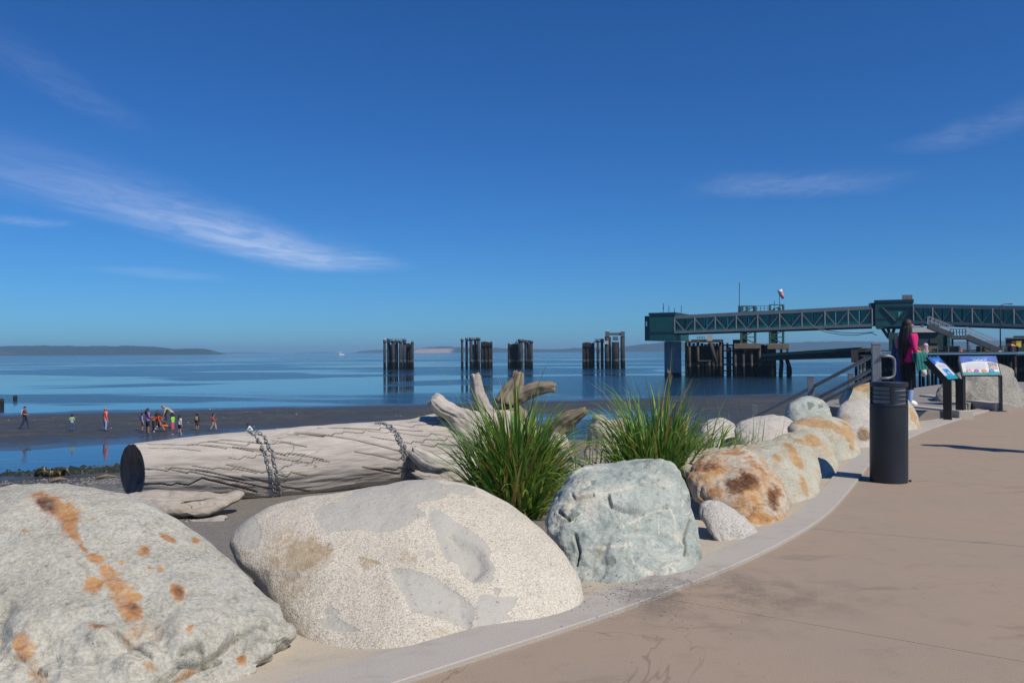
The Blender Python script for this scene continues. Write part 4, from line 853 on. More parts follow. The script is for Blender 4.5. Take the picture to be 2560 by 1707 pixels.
# low kerb blocks around the top of the beach ramp, and the ramp landing
def slab_px(name, mat, pts, z0, z1, kind='structure', label=None, cat=None):
    m = MB(); k = len(pts); m.add([(x, y, z0) for x, y in pts] + [(x, y, z1) for x, y in pts], [tuple(range(k))[::-1], tuple(range(k, 2 * k))] + [(i, (i + 1) % k, k + (i + 1) % k, k + i) for i in range(k)])
    o = m.build(name, mat, bevel=.012)
    if kind: tag(o, kind=kind)
    if label: tag(o, label, cat)
    return o
a_, b_ = G(2528, 1028)[:2], G(2330, 1003)[:2]; d_ = (b_ - a_) / np.linalg.norm(b_ - a_); n_ = np.array([-d_[1], d_[0]])
if n_[1] < 0: n_ = -n_
slab_px('kerb_block', KERB, [a_, a_ + n_ * .3, b_ + n_ * .3, b_], -.05, .16)
c_, e_ = G(2398, 1048)[:2], G(2330, 1040)[:2]; d2 = (e_ - c_) / np.linalg.norm(e_ - c_); n2_ = np.array([-d2[1], d2[0]]); n2_ = n2_ if n2_[1] > 0 else -n2_
slab_px('kerb_block', KERB, [c_, c_ + n2_ * .28, c_ + d2 * 2.2 + n2_ * .28, c_ + d2 * 2.2], -.05, .15)
LAND = concrete_mat('landing_concrete', (.24, .23, .225), stain=.4, spots=False)
slab_px('landing', LAND, [(6.6, 15.1), (8.0, 15.3), (9.6, 17.6), (18, 28.0), (15.5, 29), (8.4, 20.5), (6.2, 17.5)], -.3, .12)

# ---------------------------------------------------------------- handrails of the beach ramp
GALV = paint('galvanised_rail', (.24, .26, .28), .45, .5, .15, 12)
hr = empty('handrail', tuple(P(2190, 957, 12.6))); tag(hr, 'grey galvanised handrail with square post beside the woman, sloping down to the beach', 'handrail')
def hpost(x, yt, Y, zb, w=.115):
    p = P(x, yt, Y); part('post', GALV, hr, lambda m: m.bar((p[0], p[1], zb), (p[0], p[1], p[2] - .02), w, w, up=(.3, 1, 0)), bevel=.008)
    part('post_cap', GALV, hr, lambda m: m.bar((p[0], p[1], p[2] - .02), (p[0], p[1], p[2]), w * 1.08, w * 1.08, up=(.3, 1, 0)), bevel=.006)
hpost(2190, 858, 12.6, .05, .125); hpost(2027, 940, 15.2, -.6, .115); hpost(1886, 1013, 19.5, -1.7, .12); hpost(2127, 932, 15.0, -.3, .10)
for a, b in (((2180, 890, 12.6), (1890, 1040, 19.3)), ((2179, 924, 12.6), (2030, 1003, 15.6)), ((2179, 941, 12.6), (2030, 1020, 15.6))):
    part('rail', GALV, hr, lambda m: m.tube([P(*a), P(*b)], .03, 12), smooth=True)
lpx = [(2200, 890), (2222, 890), (2231, 892.5), (2236, 898), (2237, 906), (2237, 930), (2235, 938), (2229, 943), (2220, 945), (2200, 945)]
part('rail_loop', GALV, hr, lambda m: m.tube([P(x, y, 12.5) for x, y in lpx], .018, 12), smooth=True)
# ---------------------------------------------------------------- ferry dock, walkway and mooring dolphins
def pile_mat(name, c, band):
    """marine growth by height above the water: bare, barnacle band, dark mussels"""
    t = NT(name); p = t.pos(); z = t.math('ADD', t.sep(p, 2), t.math('MULTIPLY', t.math('SUBTRACT', t.noise(1.2, 4, .6, p), .5), .9))
    n = t.noise(.9, 5, .65, t.map(p, (2, 2, .4))); top = t.ramp(n, [(.3, tuple(x * .6 for x in c)), (.7, tuple(x * 1.25 for x in c))])
    mus = t.ramp(t.noise(3, 4, .6, p), [(.3, (.012, .011, .009)), (.7, (.028, .025, .018))])
    col = t.mix(t.ss(z, WATER + band - .15, WATER + band), mus, (.13, .11, .085)); col = t.mix(t.ss(z, WATER + band + .5, WATER + band + .8), col, top)
    return t.pbr(col, .75, normal=t.bump(n, .3, .05), spec=.25)
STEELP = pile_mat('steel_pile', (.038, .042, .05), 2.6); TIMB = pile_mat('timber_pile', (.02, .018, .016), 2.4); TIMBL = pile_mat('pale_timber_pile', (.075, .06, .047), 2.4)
CAPG = paint('pale_cap_steel', (.10, .11, .12), .6, .1, .2, 2); RAILD = paint('dark_rail', (.06, .07, .08), .6, .2)
def zat(py, px, Y): return P(px, py, Y)[2]
def pile(par, px, py, Y, wpx, mat, n=12, zb=WATER - 2, cap=False, lean=0, name='pile'):
    p = P(px, py, Y); r_ = wpx * Y / F / 2
    part(name, mat, par, lambda m: m.tube([(p[0] + lean, p[1], zb), (p[0] + lean * .5, p[1], (zb + p[2]) / 2), (p[0], p[1], p[2])], [r_ * 1.12, r_ * 1.05, r_], n), smooth=True)
    if cap: part('pile_cap', CAPG, par, lambda m: m.tube([(p[0], p[1], p[2] - .1), (p[0], p[1], p[2] + .75)], r_ * 1.28, n), smooth=True)
def pxbox(par, name, mat, x0, y0, x1, y1, Y, dep, bevel=0):
    a, b = P(x0, y1, Y), P(x1, y0, Y); g = (a[0] + b[0]) / 2 / Y
    part(name, mat, par, lambda m: m.obox((a[0], Y, a[2]), (b[0] - a[0], 0, 0), (g * dep, dep, 0), (0, 0, b[2] - a[2])), bevel=bevel)
def pxrail(par, x0, x1, yt, yb, Y, dep=2.5, n=4):
    for k in range(n + 1):
        x = x0 + (x1 - x0) * k / n; a, b = P(x, yb, Y), P(x, yt, Y); part('rail_post', RAILD, par, lambda m: m.bar(a, b, .09))
    for y in (yt, (yt + yb) / 2): a, b = P(x0, y, Y), P(x1, y, Y); part('rail', RAILD, par, lambda m: m.bar(a, b, .09))
def dolphin(label, piles, block, rail, Y, extra=None):
    r_ = empty('mooring_dolphin', (P(piles[0][0], 922, Y)[0], Y, WATER)); tag(r_, label, 'mooring dolphin', 'mooring dolphins standing in the water')
    for i, (x, y, w) in enumerate(piles): pile(r_, x, y, Y + (i % 2) * 1.2, w, STEELP, cap=True)
    if block:
        x0, x1, yt = block; k = max(3, int((x1 - x0) / 4.6))
        for i in range(k): pile(r_, x0 + (x1 - x0) * (i + .5) / k, yt + random.uniform(-.6, 2.0), Y + 2.2 + (i % 2) * .4, (x1 - x0) / k * 1.12, TIMB, 10)
        pxbox(r_, 'waler', TIMB, x0 + .5, yt + 6, x1 - .5, yt + 11, Y + 1.5, .8)
    lx = piles[0][0] if len(piles) > 5 else piles[len(piles) // 2][0]
    for i in range(6): pile(r_, lx + (piles[-1][0] - lx) * i / 5, 860 + random.uniform(-2, 3), Y + 4.5, 6.5, TIMB, 8)
    x0, x1, yt, yb = rail; pxrail(r_, x0, x1, yt, yb, Y - .2)
    pxbox(r_, 'platform', CAPG, x0 - 3, yb, x1 + 3, yb + 3, Y + .3, 3)
    return r_
DY = 285.0
dolphin('leftmost cluster of steel mooring piles in open water', [(961.5, 855, 6.2), (971.3, 851.5, 7.4), (982.6, 855, 8.6), (991.7, 855, 7), (1001, 856, 7.2), (1011, 853, 7.4), (1031, 858, 5)], (1014, 1029, 858), (968, 1013, 847.5, 853.5), DY)
dolphin('mooring cluster of slender spaced piles, second from the left', [(1155.3, 852, 6), (1166.4, 850, 6), (1177.4, 850, 7.6), (1188, 851, 6), (1196, 849, 7.6)], (1202, 1231, 854), (1169, 1199, 843.8, 849), DY)
dolphin('narrow mooring cluster right behind the upright driftwood root', [(1302, 853, 11), (1316, 855, 10.5), (1328, 856, 8)], (1269.5, 1296, 859), (1290, 1320, 850, 854.5), DY)
d4 = dolphin('mooring cluster with a tall portal frame, rightmost of the four', [(1494.8, 854, 7), (1505, 853, 7)], (1456, 1486, 856), (1488, 1508, 847, 852.5), DY)
for x, y, w in ((1517, 841, 10.5), (1556.5, 841, 11)): pile(d4, x, y, DY - 1, w, STEELP, 14)
pile(d4, 1524, 842, DY + 3, 7, TIMB)
pxbox(d4, 'portal_beam', CAPG, 1519, 831.5, 1556, 838.5, DY - 1.4, 1.2)
for x in (1518, 1557): pxbox(d4, 'portal_cap', CAPG, x - 5, 828.5, x + 5, 841, DY - 1.8, 2)
pile(d4, 1538.5, 855, DY, 18, TIMB, 16, name='fender')
for k in range(3): pxbox(d4, 'fender_ring', TIMB, 1532 - k % 2, 842 + k * 3.2, 1545 + k % 2, 844.2 + k * 3.2, DY - .6, 1.5)
pxbox(d4, 'sign_board', paint('pale_board', (.35, .42, .48), .6), 1510, 852, 1521, 860, DY - 2.2, .15)

# walkway cabins and trusses
TEAL = paint('teal_cladding', (.008, .09, .092), .5, 0, .12, .5); TEALD = paint('dark_teal_trim', (.008, .04, .042), .5, 0, .1, .5); WHT = paint('pale_grey_steel', (.20, .225, .235), .5, .1, .1, 1)
DARK = paint('dark_steel', (.02, .024, .026), .7, 0, .2); CONC = paint('pier_concrete', (.20, .215, .225), .85, 0, .12, .5)  # DARK is one near-black steel tone
def glass_mat():
    t = NT('teal_glass'); tr = t.n('ShaderNodeBsdfTransparent'); tr.inputs[0].default_value = (.32, .74, .70, 1)
    gl = t.n('ShaderNodeBsdfPrincipled'); t.set(gl.inputs['Base Color'], (.01, .26, .25)); t.set(gl.inputs['Roughness'], .08)
    m = t.n('ShaderNodeMixShader'); m.inputs[0].default_value = .45; t.t.links.new(tr.outputs[0], m.inputs[1]); t.t.links.new(gl.outputs[0], m.inputs[2]); t.t.links.new(m.outputs[0], t.out.inputs[0]); return t.m
GLASS = glass_mat()
def truss(label, A0, A1, hgt0, hgt1, bays, width, e, back):
    """A0, A1: near-side bottom chord ends (world); runs back by 'back' vector"""
    r_ = empty('walkway_truss', (A0[0], A0[1], WATER)); tag(r_, label, 'walkway', 'overhead walkway spans of the ferry dock')
    A0, A1 = np.array(A0), np.array(A1); up = np.array([0, 0, 1.0]); bk = back * width
    Bt = lambda t: A0 + (A1 - A0) * t; Hh = lambda t: hgt0 + (hgt1 - hgt0) * t
    L = A1 - A0; ou = L / np.linalg.norm(L)
    part('roof', WHT, r_, lambda m: m.hexa([Bt(0) + up * (Hh(0) - .75) - back * .25, Bt(1) + up * (Hh(1) - .75) - back * .25, Bt(1) + up * (Hh(1) - .75) + bk, Bt(0) + up * (Hh(0) - .75) + bk, Bt(0) + up * Hh(0) - back * .25, Bt(1) + up * Hh(1) - back * .25, Bt(1) + up * Hh(1) + bk, Bt(0) + up * Hh(0) + bk]))
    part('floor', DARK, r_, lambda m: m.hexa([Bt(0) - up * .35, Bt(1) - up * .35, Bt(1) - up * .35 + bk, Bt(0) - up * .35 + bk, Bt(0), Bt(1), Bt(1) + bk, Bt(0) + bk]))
    for sd_, off in ((0, -back * .3), (1, bk)):
        part('chord', WHT, r_, lambda m: m.bar(Bt(0) + off + up * .22, Bt(1) + off + up * .22, .35, .55))
        for k in range(bays + 1):
            t = k / bays; part('post', WHT, r_, lambda m: m.bar(Bt(t) + off + up * .1, Bt(t) + off + up * (Hh(t) - .6), .26 if k % 2 == 0 else .34, .22))
        for k in range(bays):
            t0, tm, t1 = k / bays, (k + .5) / bays, (k + 1) / bays
            part('brace', WHT, r_, lambda m: m.bar(Bt(t0) + off + up * (Hh(t0) - .85), Bt(tm) + off + up * .4, .2, .2)); part('brace', WHT, r_, lambda m: m.bar(Bt(tm) + off + up * .4, Bt(t1) + off + up * (Hh(t1) - .85), .17, .17))
    for k in range(bays * 2):
        t0, t1 = (k + .06) / bays / 2, (k + .94) / bays / 2
        for off in (back * .35, bk - back * .35):
            part('window_pane', GLASS, r_, lambda m: m.hexa([Bt(t0) + off + up * .15, Bt(t1) + off + up * .15, Bt(t1) + off + back * .05 + up * .15, Bt(t0) + off + back * .05 + up * .15, Bt(t0) + off + up * (Hh(t0) - .8), Bt(t1) + off + up * (Hh(t1) - .8), Bt(t1) + off + back * .05 + up * (Hh(t1) - .8), Bt(t0) + off + back * .05 + up * (Hh(t0) - .8)]))
        t = (k + .03) / bays / 2; part('mullion', TEALD, r_, lambda m: m.bar(Bt(t) + back * .5 + up * .15, Bt(t) + back * .5 + up * (Hh(t) - .8), .30 if k % 2 else .55, .15))
    part('handrail', TEALD, r_, lambda m: m.bar(Bt(0) + back * .6 + up * 1.15, Bt(1) + back * .6 + up * 1.15, .08, .1))
    return r_
def cabin(label, FL, FR, zb, zt, depth, back, win=None, name='walkway_cabin'):
    r_ = empty(name, (FL[0], FL[1], WATER)); tag(r_, label, 'cabin', 'cabins of the overhead walkway'); FL, FR = np.array([*FL[:2], 0.]), np.array([*FR[:2], 0.]); up = np.array([0, 0, 1.0]); bk = back * depth
    part('wall', TEAL, r_, lambda m: m.obox(FL + up * zb, FR - FL, bk, up * (zt - zb)), bevel=.05)
    e = (FR - FL) / np.linalg.norm(FR - FL); o_ = -back * .06
    part('fascia', TEALD, r_, lambda m: m.obox(FL - e * .15 + o_ * 2 + up * (zt - .45), (FR - FL) + e * .3, bk * 1.02, up * .5))
    part('belt', TEALD, r_, lambda m: m.obox(FL + o_ + up * (zb + (zt - zb) * .26), FR - FL, back * .1, up * .35))
    return r_, FL, FR, e, up
# end cabin, seen on its broad side
c1L, c1R = P(1624, 851, 183.2), P(1687.5, 851, 180.8); e1 = (c1R - c1L) / np.linalg.norm(c1R - c1L); bk1 = np.array([-e1[1], e1[0], 0]); bk1 /= np.linalg.norm(bk1); bk1 = np.array([.42, .907, 0])
cb1, FL, FR, ee, up = cabin('teal end cabin of the walkway on the square concrete pier', c1L, c1R, zat(851.5, 1650, 182), zat(782, 1650, 182), 13, bk1)
pxl = P(1612, 851, 184.5)
part('annex', TEALD, cb1, lambda m: m.obox(np.array([pxl[0], pxl[1], zat(851.5, 1615, 184)]), np.array([FL[0] - pxl[0], FL[1] - pxl[1], 0]), bk1 * 6, np.array([0, 0, zat(790, 1615, 184) - zat(851.5, 1615, 184)])))
pxbox(cb1, 'annex_window', paint('pale_teal_window', (.10, .36, .36), .2), 1614.5, 803.5, 1622.5, 815.5, 183.7, .2)  # pane has one pale teal colour
for x, y0, y1 in ((1658, 782, 758), (1672, 782, 765), (1686, 783, 770), (1703, 785, 764)):
    part('antenna', RAILD, cb1, lambda m: m.bar(P(x, y0, 186), P(x + .5, y1, 186), .12))
pxbox(cb1, 'antenna_box', RAILD, 1656.8, 768, 1660, 772, 185.9, .3)
pier = empty('concrete_pier', (P(1685, 922, 184)[0], 186, WATER)); tag(pier, 'square grey concrete pier with a dark waterline band under the end cabin', 'pier')
pa, pb = P(1667.5, 852, 183.5), P(1703.5, 852, 183.5)
def pierm():
    t = NT('pier_concrete_banded'); p = t.pos(); n = t.noise(.6, 5, .6, p); z = t.sep(p, 2); col = t.ramp(n, [(.3, (.17, .185, .195)), (.7, (.24, .255, .265))])
    col = t.mix(t.ss(t.math('ADD', z, t.math('MULTIPLY', n, .4)), WATER + 1.3, WATER + 1.05), col, (.016, .015, .013)); return t.pbr(col, .85)
part('shaft', pierm(), pier, lambda m: m.box((pa[0], 183.5, WATER - 3), (pb[0], 187, zat(853, 1685, 183.5) - .02)), bevel=.15)
# second cabin
c2L, c2R = P(2188, 817, 164), P(2283, 817, 161.5)
cb2, FL2, FR2, ee2, up = cabin('larger teal cabin of the walkway behind the woman', c2L, c2R, zat(817, 2235, 163), zat(750, 2235, 163), 7, np.array([.42, .907, 0]))
part('side_panel', TEALD, cb2, lambda m: m.obox(P(2178, 815, 165.2), np.array(P(2188, 815, 165) - P(2178, 815, 165.2)), np.array([.8, 3, 0]), np.array([0, 0, zat(757, 2180, 165) - zat(815, 2180, 165)])))
pxbox(cb2, 'roof_unit', CAPG, 2255, 737, 2281, 748.5, 164, 3); pxbox(cb2, 'floor_beam', DARK, 2190, 817.3, 2300, 821, 163.5, 6)
for a, b in (((2205, 767), (2240, 803)), ((2276, 767), (2240, 803)), ((2203, 767), (2278, 766))):
    Ya = lambda x: 164 - (x - 2188) / 95 * 2.5 - .15; part('trim', TEALD, cb2, lambda m: m.bar(P(a[0], a[1], Ya(a[0])), P(b[0], b[1], Ya(b[0])), .3, .12, up=(0, 1, 0)))
wv = [P(x, y, 164 - (x - 2188) / 95 * 2.5 - .08) for x, y in ((2245, 779), (2255, 779.5), (2245.5, 794))]
part('window', paint('pale_teal_window', (.10, .36, .36), .2), cb2, lambda m: m.add(wv + [w_ + np.array([.02, .05, 0]) for w_ in wv], [(0, 2, 1), (3, 4, 5), (0, 1, 4, 3), (1, 2, 5, 4), (2, 0, 3, 5)]))
for a, b in (((2205, 820), (2222, 845)), ((2220, 820), (2226, 845)), ((2236, 820), (2228, 845))): part('strut', DARK, cb2, lambda m: m.bar(P(*a, 165), P(*b, 165), .45))
# spans
A0, A1 = P(1687, 833, 181.2), P(2180, 816, 164.6); H0, H1 = zat(788.5, 1700, 181.2) - A0[2], zat(764, 2178, 164.6) - A1[2]
bkv = np.array([.36, .93, 0])
truss('long rising glazed walkway span between the two teal cabins', A0, A1, H0, H1, 9, 3.4, 0, bkv)
B0, B1 = P(2284, 808.5, 161.3), P(2760, 824, 143); truss('glazed walkway span running off the right edge above the silver stairs', B0, B1, zat(760, 2292, 161) - B0[2], zat(768, 2760, 143) - B1[2], 9, 3.4, 0, np.array([.5, .87, 0]))

# timber and steel works under the walkway
GRN = paint('green_tower_steel', (.02, .10, .085), .6, .1, .2, 1); RUSTC = paint('rusty_concrete', (.13, .115, .09), .9, 0, .3, 1); STEELG = paint('dull_grey_steel', (.10, .11, .12), .6, .2, .15, 1)
tw = empty('timber_wingwall', (P(1760, 940, 188)[0], 188, WATER)); tag(tw, 'dark timber wingwall with pale raking piles beside the concrete pier', 'wingwall')
for x, yt, w, mt in ((1715, 856, 6, TIMB), (1723.5, 852, 6.5, TIMBL), (1734, 858, 6, TIMB), (1744.5, 850, 6.5, TIMBL), (1755, 858, 7, TIMB), (1764, 860, 7, TIMB), (1772, 858, 7, TIMB), (1783, 858, 8, TIMB), (1792, 858, 7, TIMB), (1800.5, 850, 7, TIMBL), (1807, 856, 5, TIMB)): pile(tw, x, yt, 187 if mt is TIMBL else 190, w, mt)
part('raking_pile', TIMBL, tw, lambda m: m.tube([P(1776, 855, 186.5), P(1791, 912, 186.5)], .42, 10), smooth=True)
pxbox(tw, 'cap_beam', TIMBL, 1713, 852, 1808, 856, 186.2, 5); pxbox(tw, 'cap_wall', TIMB, 1728, 848.5, 1808, 853, 189, 4); pxbox(tw, 'waler', TIMBL, 1745, 900, 1778, 903.5, 186.3, .6); pxbox(tw, 'backing', TIMB, 1714, 864, 1808, 953, 191.5, 1)
pxbox(tw, 'equipment_box', paint('pale_box', (.32, .35, .36), .7), 1767, 837, 1781, 852, 188, 2); pxrail(tw, 1743, 1762, 841, 849, 188, n=3)
dl = empty('fender_pile_group', (P(1822, 940, 189)[0], 189, WATER)); tag(dl, 'pair of dark fender piles tied by rungs, right of the timber wingwall', 'pile group')
for x, yt, w in ((1818.5, 857, 6), (1824, 868, 8)): pile(dl, x, yt, 189, w, TIMB)
for y in (861, 875, 893, 909, 925): pxbox(dl, 'rung', TIMB, 1808, y, 1834, y + 3.4, 189.4, .5)
def tower(label, px0, capx, pyc, Y, x_t0, x_t1):
    r_ = empty('lift_tower', (P(px0, 930, Y)[0], Y, WATER)); tag(r_, label, 'lift tower', 'lift towers of the vehicle ramp')
    (a, b) = capx; pxbox(r_, 'pile_cap', RUSTC, a, pyc, b, pyc + 14, Y - 1, 5, bevel=.1)
    for x in np.linspace(a + 3, b - 3, 4): pile(r_, x, pyc + 13, Y, 6.2, TIMBL, 12)
    yb, yt = pyc, 826 if px0 < 1900 else 822
    for x in (x_t0, x_t1):
        for dy_ in (0, 3): part('column', GRN, r_, lambda m: m.bar(P(x, yb, Y + dy_), P(x, yt - 60, Y + dy_), .42))
    k = 6
    for i in range(k):
        y0, y1 = yb + (yt - 60 - yb) * i / k, yb + (yt - 60 - yb) * (i + 1) / k
        part('bracing', GRN, r_, lambda m: m.bar(P(x_t0 if i % 2 else x_t1, y0, Y), P(x_t1 if i % 2 else x_t0, y1, Y), .2)); part('bracing', GRN, r_, lambda m: m.bar(P(x_t0, y1, Y), P(x_t1, y1, Y), .2))
    return r_
t1 = tower('green lift tower left, with a railed platform above the walkway roof', 1870, (1835, 1902), 858, 186, 1853, 1888)
t2 = tower('green lift tower right, below the wind sock', 1940, (1918, 1972), 859, 188, 1925, 1958)
pxbox(t1, 'counterweight', DARK, 1852, 824, 1868, 858, 187, 3); pxbox(t2, 'counterweight', DARK, 1926, 822, 1944, 858, 189, 3)
pxbox(t1, 'machine_platform', STEELG, 1845, 776.5, 1960, 780, 187, 4); pxrail(t1, 1846, 1920, 764.5, 777, 187, n=8)
for x, w, y in ((1848, 4, 765), (1856, 5, 764), (1868, 6, 764), (1886, 5, 765), (1935, 4, 770), (1948, 8, 769)): pxbox(t1, 'winch', GRN if x == 1868 else DARK, x - w / 2, y, x + w / 2, y + 12, 186.8, 1)
part('mast', RAILD, t1, lambda m: m.bar(P(1848, 778, 187), P(1848.5, 706, 187), .13)); part('mast', RAILD, t1, lambda m: m.bar(P(1936, 778, 188), P(1936, 752, 188), .1))
# dark pile forest below the towers
pg = empty('pile_dolphin', (P(1880, 940, 190)[0], 190, WATER)); tag(pg, 'broad mass of dark piles under the lift towers at the end of the ramp', 'piles')
for i, x in enumerate(np.linspace(1835, 1935, 15)): pile(pg, x, 862 + random.uniform(-2, 4), 191 + (i % 3), 8.5, TIMB, 10)
pxbox(pg, 'cap_beam', TIMB, 1832, 849, 1850, 862, 190, 4)
for lab, x, dx in (('thin bent timber pile standing alone under the ramp, left one', 1952, 0), ('bent timber pile leaning right, alone under the ramp', 1967, 1)):
    sp = empty('single_pile', (P(x, 940, 186)[0], 186, WATER)); tag(sp, lab, 'pile', 'single piles below the vehicle ramp')
    pts = [P(x, 898, 186), P(x + 2, 905, 186), P(x + 6 * dx + 1, 920, 186), P(x + 8 * dx, 932, 186), P(x + 5 * dx, 945, 186), P(x + 4 * dx, 955, 186)]
    part('shaft', TIMBL, sp, lambda m: m.tube(pts, [.42, .44, .45, .46, .46, .46], 10), smooth=True)
# vehicle ramp
rp = empty('vehicle_ramp', (P(2030, 880, 176)[0], 176, 0)); tag(rp, 'long dark steel vehicle ramp sloping up to the right below the walkway', 'ramp')
ra, rb = P(1905, 884, 184), P(2150, 868, 172)
part('girder', DARK, rp, lambda m: m.hexa([P(1905, 901, 184), P(2150, 893, 172), P(2150, 893, 172) + np.array([3, 6, 0]), P(1905, 901, 184) + np.array([3, 6, 0]), ra, rb, rb + np.array([3, 6, 0]), ra + np.array([3, 6, 0])]))
part('deck_edge', GRN, rp, lambda m: m.bar(ra - np.array([0, .2, .4]), rb - np.array([0, .2, .4]), .3, .35)); part('girder_flange', DARK, rp, lambda m: m.bar(P(1905, 900.5, 183.7), P(2150, 892.6, 171.7), .5, .2))
ws_ = empty('wind_sock', tuple(P(1949, 777, 190))); tag(ws_, 'pink and white wind sock hanging on a thin pole above the walkway', 'wind sock')
part('pole', RAILD, ws_, lambda m: m.bar(P(1949.5, 778, 190), P(1948.5, 727, 190), .1)); part('sock', paint('sock_pink', (.75, .22, .22), .8), ws_, lambda m: m.tube([P(1952, 733, 190), P(1955, 739, 190), P(1958.5, 746, 190)], [.52, .42, .26], 12), smooth=True); part('sock_mouth', paint('sock_white', (.8, .74, .72), .8), ws_, lambda m: m.tube([P(1949, 724.5, 190), P(1952, 733, 190)], [.55, .52], 12), smooth=True)
for lab, pts in (('upper slack cable hanging from the walkway to the cabin', [(2030, 816), (2060, 824), (2100, 831), (2140, 833), (2185, 830)]), ('lower slack cable hanging from the walkway to the cabin', [(2035, 818), (2065, 830), (2105, 837), (2140, 838), (2178, 832), (2192, 838)])):
    cb_ = MB(); cb_.tube([P(x, y, 168) for x, y in pts], .07, 6); o = cb_.build('cable', RAILD, base=tuple(P(*pts[0], 168))); tag(o, lab, 'cable')

# landward dock with its piles, stairs, sheds
dk = empty('ferry_dock', (P(2380, 920, 118)[0], 118, WATER)); tag(dk, 'dark timber ferry dock on many piles behind the information panels', 'dock')
DKY = 118
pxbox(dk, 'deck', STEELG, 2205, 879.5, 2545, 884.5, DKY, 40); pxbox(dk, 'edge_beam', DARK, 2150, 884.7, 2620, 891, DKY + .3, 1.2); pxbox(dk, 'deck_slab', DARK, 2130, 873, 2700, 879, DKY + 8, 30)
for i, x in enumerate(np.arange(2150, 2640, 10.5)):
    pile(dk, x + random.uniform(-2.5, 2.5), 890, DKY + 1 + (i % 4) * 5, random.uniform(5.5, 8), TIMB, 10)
pxbox(dk, 'dark_backing', DARK, 2350, 886, 2660, 990, DKY + 26, 1); pxbox(dk, 'dark_backing', DARK, 2170, 886, 2262, 985, DKY + 26, 1)  # dark sheets added behind the piles to darken the gaps
for x, y in ((2132, 880), (2150, 876)): pxbox(dk, 'pier_head', DARK, x - 4, y - 6, x + 34, y + 26, DKY + 30, 6)
for i, x in enumerate((2140, 2150, 2159, 2168)): pile(dk, x, 900, DKY + 26, 7, TIMB)
for x in np.arange(2290, 2545, 27): part('rail_post', STEELG, dk, lambda m: m.bar(P(x, 880, DKY + .4), P(x, 864, DKY + .4), .12))
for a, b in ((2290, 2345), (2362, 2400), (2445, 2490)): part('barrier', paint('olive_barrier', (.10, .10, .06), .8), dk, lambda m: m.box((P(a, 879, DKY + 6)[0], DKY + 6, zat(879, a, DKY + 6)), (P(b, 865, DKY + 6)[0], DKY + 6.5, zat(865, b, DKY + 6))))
shed = empty('terminal_shed', (P(2330, 878, 135)[0], 135, 0)); tag(shed, 'dark teal shed with a pale flat roof under the walkway, right of the woman', 'building')
pxbox(shed, 'wall', TEALD, 2222, 831, 2374, 879, 134, 14); pxbox(shed, 'roof', paint('pale_roof', (.42, .42, .43), .7), 2262, 818, 2350, 831, 133.4, 15); pxbox(shed, 'door', DARK, 2236, 845, 2260, 878, 133.8, .15); pxbox(shed, 'window', DARK, 2325, 846, 2345, 858, 133.8, .15)
pxbox(shed, 'corner_trim', TEAL, 2368, 832, 2376, 879, 133.6, .3)
sh2 = empty('toll_shed', (P(2380, 870, 128)[0], 128, 0)); tag(sh2, 'small open dark shelter under the stair landing', 'shelter')
for x in (2381, 2419): pxbox(sh2, 'post', DARK, x - 2.5, 847, x + 2.5, 879.3, 127.5, .6)
pxbox(sh2, 'roof', DARK, 2378, 843, 2422, 848, 127, 5)
sv = empty('storage_shed', (P(2540, 870, 126)[0], 126, 0)); tag(sv, 'low black shed on the dock at the right edge of the picture', 'shed')
pxbox(sv, 'wall', DARK, 2514, 846, 2600, 879, 125, 6); pxbox(sv, 'roof', STEELG, 2512, 843.5, 2602, 847, 124.6, 7); pxbox(sv, 'roof_step', DARK, 2533, 839, 2600, 844, 126, 4)
frame = empty('support_frame', (P(2315, 870, 146)[0], 146, 0)); tag(frame, 'tall cross-braced steel frame holding up the walkway beside the woman', 'support frame')
for x in (2305, 2324): part('column', STEELG, frame, lambda m: m.bar(P(x, 880, 146), P(x, 812, 146), .35))
for (a, b) in (((2305, 814), (2324, 845)), ((2324, 814), (2305, 845))): part('brace', STEELG, frame, lambda m: m.bar(P(*a, 146), P(*b, 146), .2))
part('tie', STEELG, frame, lambda m: m.bar(P(2305, 846, 146), P(2324, 846, 146), .2))
# stairs: two flights and a landing, silver
SILV = paint('galvanised_stairs', (.42, .43, .44), .5, .3, .1, 2)
st = empty('stairway', (P(2490, 878, 122)[0], 122, 0)); tag(st, 'silver steel stairway of two flights coming down from the walkway to the dock', 'stairs')
def flight(x0, y0, x1, y1, Y0, Y1, steps):
    p, q = P(x0, y0, Y0), P(x1, y1, Y1); dep = np.array([.8, 2.0, 0])
    for off in (np.zeros(3), dep):
        part('stringer', STEELG, st, lambda m: m.bar(p + off, q + off, .12, .75))
        for h in (.55, 1.1): part('rail', SILV, st, lambda m: m.bar(p + off + [0, 0, h + .3], q + off + [0, 0, h + .3], .07))
        for k in range(7): t = k / 6; part('baluster', SILV, st, lambda m: m.bar(p + (q - p) * t + off, p + (q - p) * t + off + [0, 0, 1.4], .06))
    for k in range(steps):
        t = (k + .5) / steps; c_ = p + (q - p) * t + [0, 0, .28]; part('step', SILV, st, lambda m: m.obox(c_ - [.18, 0, 0], [.36, 0, 0], dep, [0, 0, .05]))
flight(2322, 814, 2384, 839, 124, 123, 12); flight(2417, 841, 2498, 876, 122.5, 121, 16)
pxbox(st, 'landing', STEELG, 2374, 838.5, 2416, 846, 122.5, 3.5); pxrail(st, 2376, 2414, 823, 838, 122.3, n=5); pxbox(st, 'foot_plate', SILV, 2495, 875, 2516, 880, 121, 3); pxrail(st, 2498, 2512, 864, 876, 121, n=2)
